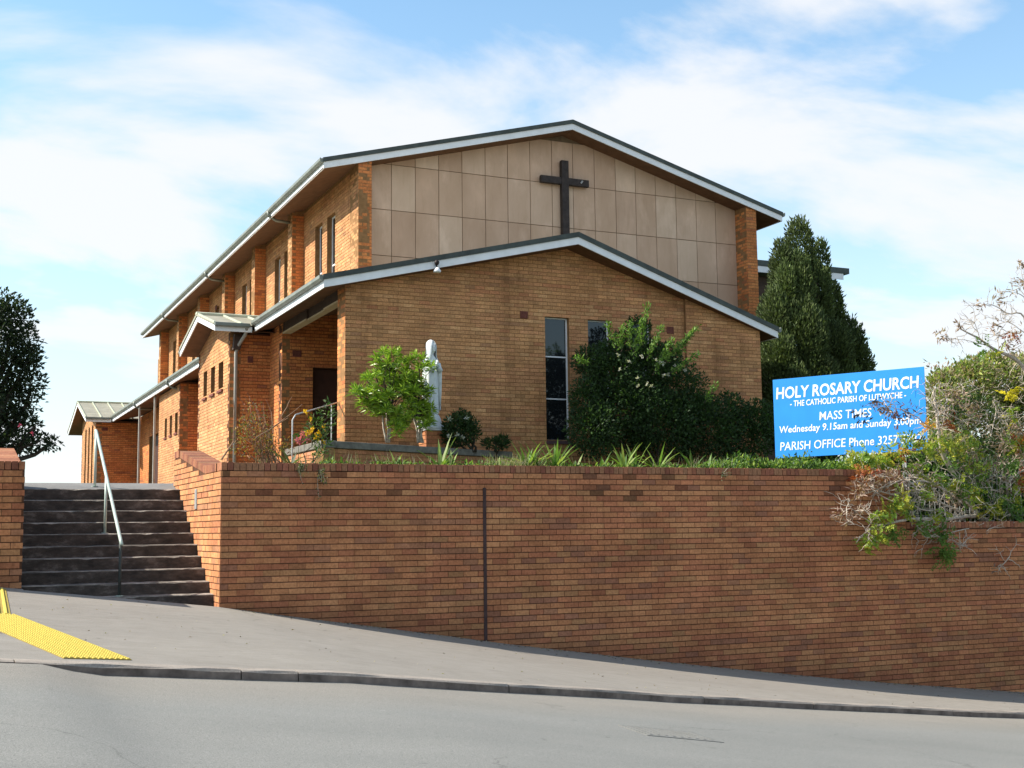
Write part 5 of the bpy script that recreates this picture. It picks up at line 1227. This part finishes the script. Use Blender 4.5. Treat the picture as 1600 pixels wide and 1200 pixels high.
# ---- thin rail at the porch steps
rl = thing('porch_rail', 'thin pale metal handrail by the porch at the left end of the planter', 'handrail', (2.6, 6.3, 1.76))
a = PY(457, 656, 6.2); b = PY(462, 648, 6.2); c = PY(527, 629, 8.35)
MB().tube([(a[0], a[1], 1.76), a, b, b + (c - b)*.5, c], .015, 8).build('rail', M_STEEL, rl, smooth=True)
MB().tube([(b + (c - b)*.85) , ((b + (c - b)*.85)[0], (b + (c - b)*.85)[1], 1.76)], .012, 8).build('post', M_STEEL, rl, smooth=True)

# ---- fence on the lower part of the wall
M_FENCE = simple('fence_metal', (0.20, 0.21, 0.20), 0.5, 0.5, 0.2, 14)
fn = thing('metal_fence', 'thin grey metal bar fence on the low wall behind the leaning tree', 'fence', (14.5, .42, .86))
for z in (1.12, 1.86): MB().box(12.15, 19.5, .40, .43, z, z + .022).build('rail', M_FENCE, fn)
for k in range(60): MB().box(12.2 + k*.12, 12.211 + k*.12, .387, .399, .90, 1.90).build('bar', M_FENCE, fn)
# ---- hedge / creeper mass behind the sign
lm = [lump(1420,712,1.9,34,18,.4), lump(1450,700,2.0,24,24,.4), lump(1390,722,1.9,30,12,.3), lump(1480,640,3.2,40,62,.6), lump(1520,600,3.6,45,40,.6), lump(1570,600,3.8,45,45,.6), lump(1530,680,3.2,60,60,.6), lump(1600,660,3.6,50,70,.6), lump(1490,720,2.6,50,45,.5), lump(1570,730,2.8,60,50,.6), lump(1640,650,3.6,50,80,.6), lump(1545,565,4.0,22,14,.3), lump(1510,580,3.8,20,14,.3), lump(1590,570,4.0,24,16,.3), lump(1470,590,3.4,14,14,.3)]
HEDGE = [(0.19,0.25,0.06),(0.25,0.30,0.075),(0.14,0.19,0.05),(0.33,0.35,0.10),(0.33,0.25,0.16),(0.41,0.32,0.23)]
bush('creeper_hedge', 'tangled green and brown creeper hedge behind the leaning tree, right of the sign', 'hedge', lm, 30000, HEDGE, .10, .05, base=(16.0, 3.4, 1.0), nstem=6)
MB_d = None
# ---- dark growth behind the fence
lm = [lump(1430 + k*24, 782, 1.2, 34, 44, .4) for k in range(9)] + [lump(1440 + k*30, 745, 1.5, 34, 30, .4) for k in range(7)]
bush('fence_creeper', 'dark creeper growing low behind the metal fence', 'creeper', lm, 15000, GREEN_DK + GREEN_MID, .10, .05, base=(14.5, 1.4, .86))

# ---- leaning tree at the right edge
tr = thing('leaning_tree', 'half bare leaning tree with yellow green leaves hanging over the wall, right edge', 'tree', (15.9, .9, .86))
limbs = []
def limb(pts, r0, r1, name='branch'):
    Q = [PY(x, y, Y) for x, y, Y in pts]
    # smooth the survey points a little
    out = []
    for i in range(len(Q) - 1):
        p0 = Q[max(i-1, 0)]; p1 = Q[i]; p2 = Q[i+1]; p3 = Q[min(i+2, len(Q)-1)]
        for s in np.linspace(0, 1, 4, endpoint=False):
            out.append(.5*((2*p1) + (-p0+p2)*s + (2*p0-5*p1+4*p2-p3)*s*s + (-p0+3*p1-3*p2+p3)*s**3) + RNG.normal(0, .006, 3))
    out.append(Q[-1]); rr = np.linspace(r0, r1, len(out)); m = MB(); m.tube(out, rr, 7 if r0 > .02 else 5); m.build(name, M_BARK, tr, smooth=True); limbs.append(out)
limb([(1660,900,.9),(1610,856,.7),(1560,825,.5),(1525,803,.45),(1512,775,.45),(1492,745,.42),(1474,712,.38),(1467,680,.33),(1463,640,.3),(1458,612,.3)], .085, .018, 'trunk')
limb([(1530,806,.45),(1500,808,.2),(1470,812,.0),(1440,811,-.15),(1420,811,-.25),(1390,818,-.35),(1365,822,-.4)], .040, .017)
limb([(1365,822,-.4),(1350,835,-.45),(1338,848,-.5)], .016, .006); limb([(1368,821,-.4),(1336,800,-.45),(1320,777,-.5)], .013, .004)
limb([(1520,792,.4),(1490,775,.25),(1460,757,.1),(1430,752,0),(1400,772,-.1),(1370,765,-.15),(1340,752,-.2)], .028, .007)
limb([(1500,800,.35),(1470,785,.1),(1440,770,-.05),(1415,750,-.15),(1385,760,-.2),(1350,772,-.25)], .022, .005)
limb([(1470,798,.1),(1440,796,-.1),(1420,785,-.2),(1400,765,-.2)], .016, .006); limb([(1430,812,-.2),(1422,790,-.2),(1419,772,-.15),(1421,750,-.1)], .022, .010)
limb([(1512,778,.4),(1540,765,.35),(1570,770,.35),(1600,765,.4)], .02, .008); limb([(1590,850,.6),(1578,815,.3),(1577,780,.3),(1572,760,.3),(1585,745,.3),(1605,730,.3)], .034, .010)
limb([(1605,858,.6),(1588,862,.2),(1570,878,-.1),(1558,886,-.2)], .014, .005); limb([(1535,825,.2),(1500,828,-.1),(1470,838,-.2),(1445,838,-.3),(1432,822,-.3)], .012, .004)
limb([(1498,830,-.1),(1500,845,-.15),(1500,854,-.2),(1488,842,-.2)], .007, .003); limb([(1455,815,-.1),(1458,830,-.2),(1465,838,-.2)], .008, .004)
limb([(1474,712,.38),(1500,742,.4),(1525,758,.4),(1555,742,.4),(1590,712,.4)], .018, .006); limb([(1465,672,.32),(1445,662,.2),(1430,650,.15),(1405,640,.1),(1382,632,.05)], .014, .004)
limb([(1462,650,.3),(1485,640,.3),(1515,652,.3),(1545,668,.35)], .012, .004); limb([(1464,645,.3),(1455,625,.3),(1463,600,.3)], .012, .004); limb([(1540,705,.4),(1556,650,.4),(1553,625,.4)], .012, .005); limb([(1556,655,.4),(1580,635,.4)], .010, .004)
limb([(1650,850,1.1),(1625,700,1.3),(1605,590,1.3),(1587,562,1.3),(1555,547,1.2),(1530,530,1.2),(1507,517,1.2),(1497,507,1.2)], .06, .006, 'trunk')
limb([(1545,540,1.2),(1517,534,1.2),(1480,528,1.2)], .010, .003); limb([(1530,530,1.2),(1524,505,1.2),(1520,483,1.2),(1505,468,1.2)], .008, .002); limb([(1612,560,1.3),(1600,495,1.3),(1575,490,1.3),(1555,478,1.3),(1533,475,1.3)], .022, .004)
limb([(1615,540,1.3),(1603,472,1.3),(1588,458,1.3),(1565,455,1.3)], .014, .003); limb([(1560,548,1.2),(1562,520,1.2),(1575,500,1.2)], .008, .003); limb([(1590,562,1.3),(1572,540,1.3),(1568,515,1.3)], .010, .003); limb([(1605,480,1.3),(1598,440,1.3),(1593,405,1.3)], .010, .002)
limb([(1600,520,1.3),(1580,505,1.2),(1560,500,1.2),(1540,495,1.2)], .008, .002)
# fine twigs off the limbs
m = MB()
for o in limbs:
    for k in range(max(4, int(len(o)*.8))):
        i = RNG.integers(1, len(o)); p = np.array(o[i]); d = RNG.normal(0, 1, 3) * (1, .6, .9); d /= np.linalg.norm(d); L = RNG.uniform(.12, .42)
        pts = wander(p, p + d*L, 4, .02); m.tube(pts, [.008, .007, .006, .004, .002], 4)
        for _ in range(3):
            q = pts[RNG.integers(1, 5)]; e = d + RNG.normal(0, .8, 3); e /= np.linalg.norm(e); m.tube(wander(q, q + e*L*.5, 3, .012), [.005, .004, .003, .0015], 4)
for (x0, x1, y0, y1, Y0, Y1, cnt) in ((1345, 1470, 735, 790, -.3, .1, 55), (1440, 1600, 600, 740, .2, .6, 230), (1430, 1600, 740, 835, -.1, .35, 150), (1315, 1350, 785, 820, -.5, -.4, 12)):
    for _ in range(cnt):
        q = PY(RNG.uniform(x0, x1), RNG.uniform(y0, y1), RNG.uniform(Y0, Y1)); d = RNG.normal(0, 1, 3) * (1, .5, .8); d /= np.linalg.norm(d); m.tube(wander(q, q + d * RNG.uniform(.15, .5), 4, .025), [.005, .0045, .004, .003, .0015], 4)
m.build('twigs', M_BARK, tr, kind='stuff')
# compound leaves: a rachis with leaflets either side, in clusters
P_ = []; D_ = []; L_ = []; Wd = []; Cc = []
def cluster(x, y, Y, rpx, k, pal, pod=False, droop=.4):
    c = PY(x, y, Y); s = scale_at(c); r = rpx / s
    for _ in range(int(k * 1.7)):
        q = c + RNG.normal(0, .45, 3) * r * (1, .5, .8); d = RNG.normal(0, 1, 3); d[2] -= droop; d /= np.linalg.norm(d)
        if pod:
            P_.append(q[None]); D_.append(d[None]); L_.append([RNG.uniform(.08, .15)]); Wd.append([RNG.uniform(.022, .042)]); Cc.append(pick_cols(pal, 1)); continue
        side = np.cross(d, RNG.normal(0, 1, 3)); side /= np.linalg.norm(side); L = RNG.uniform(.16, .26); n = 7; col = pick_cols(pal, 1, .12)
        for i in range(n):
            t = (i + 1) / n
            for sgn in (-1, 1):
                P_.append((q + d*L*t)[None]); D_.append((side*sgn + d*.6 + RNG.normal(0, .15, 3))[None]); L_.append([.075*(1.15 - .4*t)]); Wd.append([.034]); Cc.append(np.clip(col * (1 + RNG.normal(0, .1)), 0, .9))
YG = YELGREEN
for a in ((1395,705,.1,20,9,YG),(1420,690,.1,20,10,YG),(1440,700,.1,22,12,YG),(1460,690,.2,18,9,YG),(1485,700,.2,22,12,YG),(1510,715,.2,22,10,YG),(1345,712,.2,16,9,YG),(1362,720,.2,16,10,YG),(1330,722,.3,14,7,YG),(1380,722,.2,14,7,YG),(1407,727,.1,14,7,YG),(1435,722,.1,16,8,YG),
          (1398,790,-.35,14,9,YG),(1412,782,-.35,12,7,YG),(1388,800,-.4,14,9,YG),(1372,806,-.45,10,6,YG),(1420,800,-.3,10,5,YG),(1355,848,-.5,16,11,YG),(1372,838,-.5,14,9,YG),(1397,830,-.4,12,9,GREEN_LT),(1438,820,-.3,10,7,GREEN_LT),(1470,830,-.25,12,7,GREEN_LT),(1475,862,-.25,20,16,GREEN_LT),(1465,805,-.1,14,7,YG),(1485,758,.2,14,7,YG),(1500,755,.3,10,5,YG),(1535,762,.3,18,9,GREEN_LT),(1550,795,.2,18,10,YG),(1560,790,.2,10,5,YG),(1590,805,.2,20,12,GREEN_LT),(1600,790,.2,14,7,YG),(1565,765,.3,14,6,GREEN_LT),
          (1577,610,.4,8,4,[(.6,.5,.03)]),(1575,618,.4,8,4,[(.6,.5,.03)]),(1580,650,.4,9,5,YG),(1540,545,1.0,10,4,GREEN_LT),(1560,550,1.0,8,3,YG),(1450,750,.1,18,10,YG),(1470,742,.2,18,10,GREEN_LT),(1500,765,.2,18,9,GREEN_LT),(1520,775,.2,20,10,YG),(1575,790,.2,20,10,GREEN_LT),(1590,770,.25,18,9,YG),(1440,775,-.05,14,7,YG),(1530,740,.3,20,10,YG),(1580,735,.3,18,8,GREEN_LT),(1590,690,.35,18,6,YG),(1520,690,.3,18,7,YG),(1580,690,.35,14,5,YG),(1490,640,.3,14,5,GREEN_MID),(1530,625,.4,22,8,GREEN_MID),(1545,690,.3,20,6,GREEN_MID)): cluster(*a)
for a in ((1408,706,.05,9,4,ORANGE),(1451,664,.15,6,3,[(.62,.30,.03)]),(1345,745,-.2,7,3,ORANGE),(1363,742,-.2,7,3,ORANGE),(1592,694,.3,12,6,ORANGE),(1597,752,.2,10,5,ORANGE),(1485,660,.3,14,4,ORANGE),(1580,520,1.2,10,3,ORANGE)): cluster(*a)
BP = BROWNPOD
for a in ((1350,755,-.25,22,36,BP,True),(1375,748,-.2,24,40,BP,True),(1340,770,-.3,14,18,BP,True),(1325,808,-.45,16,24,BP,True),(1345,795,-.4,14,16,BP,True),(1308,802,-.5,8,6,BP,True),(1400,745,-.1,20,26,BP,True),(1425,735,0,22,26,BP,True),(1385,640,.05,16,26,BP,True),(1370,630,.05,14,18,[(0.10,.07,.08),(0.16,.09,.08),(.05,.05,.06)],True),(1400,650,.05,16,22,[(0.30,.13,.11),(0.16,.09,.08)],True),(1420,640,.1,22,22,[(0.06,.05,.06),(.12,.09,.08)],True),(1345,650,.1,26,14,[(0.05,.05,.07)],True),(1430,690,.1,26,16,[(0.06,.05,.06)],True),
          (1470,526,1.2,12,20,BP,True),(1498,508,1.2,8,10,BP,True),(1530,476,1.2,12,14,BP,True),(1565,465,1.25,16,20,BP,True),(1590,440,1.3,14,22,BP,True),(1596,412,1.3,10,14,BP,True),(1555,510,1.2,16,18,BP,True),(1575,540,1.2,16,20,BP,True),(1590,520,1.3,16,20,BP,True),(1452,570,.6,10,6,BP,True),(1465,568,.6,8,5,BP,True),(1480,562,.6,8,5,BP,True),
          (1490,620,.35,26,60,BP,True),(1475,650,.33,22,44,BP,True),(1520,640,.4,24,44,BP,True),(1565,690,.35,30,60,BP,True),(1590,670,.35,20,36,BP,True),(1560,725,.3,26,40,BP,True),(1600,715,.3,20,36,BP,True),(1585,840,.4,16,20,BP,True),(1570,815,.3,14,14,BP,True),(1557,888,-.2,8,7,BP,True),(1590,860,.3,12,12,BP,True),(1450,755,.05,24,40,BP,True),(1490,780,.15,26,40,BP,True),(1540,745,.3,26,44,BP,True),(1580,760,.25,24,40,BP,True),(1510,720,.3,26,40,BP,True),(1410,760,-.1,20,26,BP,True)): cluster(*a)
leaf_part('foliage', tr, M_LEAF, np.concatenate(P_), np.concatenate(D_), np.concatenate(L_), np.concatenate(Wd), np.concatenate(Cc), fold=.2)

# ---- litter on the footpath and gutter: leaves and grit
k = 1500; X = np.concatenate([RNG.uniform(0.2, 16, 1220), RNG.uniform(-3, 14, 280)]); Yl = np.concatenate([-np.abs(RNG.normal(0, .16, 1220)) - .02, RNG.uniform(-5, -.2, 280)])
ok = Yl > ykerb(X) + .2; X = X[ok]; Yl = Yl[ok]; k = len(X); D = RNG.normal(0, 1, (k, 3)) * (1, 1, .12)
lit = leaf_part('leaf_litter', None, M_LEAF, np.stack([X, Yl, zpath(X, Yl) + .006], 1), D, RNG.uniform(.012, .045, k), RNG.uniform(.008, .018, k), pick_cols([(0.30,0.24,0.16),(0.16,0.12,0.08),(0.38,0.34,0.26),(0.09,0.07,0.05)], k))
tag(lit, 'scattered dry leaf litter along the foot of the wall', kind='stuff')
# ---- trees across the street behind the viewer, seen only in the window glass
lm = [((x, -62 + RNG.uniform(-4, 4), 4.2 + RNG.uniform(-1.2, 2)), (6.5, 4.5, 5.6)) for x in np.arange(-80, 120, 7.0)]
P, D, K = shell_points(lm, 9000, .5); n = len(P)
tg = leaf_part('far_trees', None, M_LEAF, P, D + RNG.normal(0, .6, (n, 3)), RNG.uniform(.9, 1.6, n), RNG.uniform(.7, 1.2, n), pick_cols(GREEN_DK, n))
tag(tg, 'belt of trees across the street behind the viewer', kind='stuff')
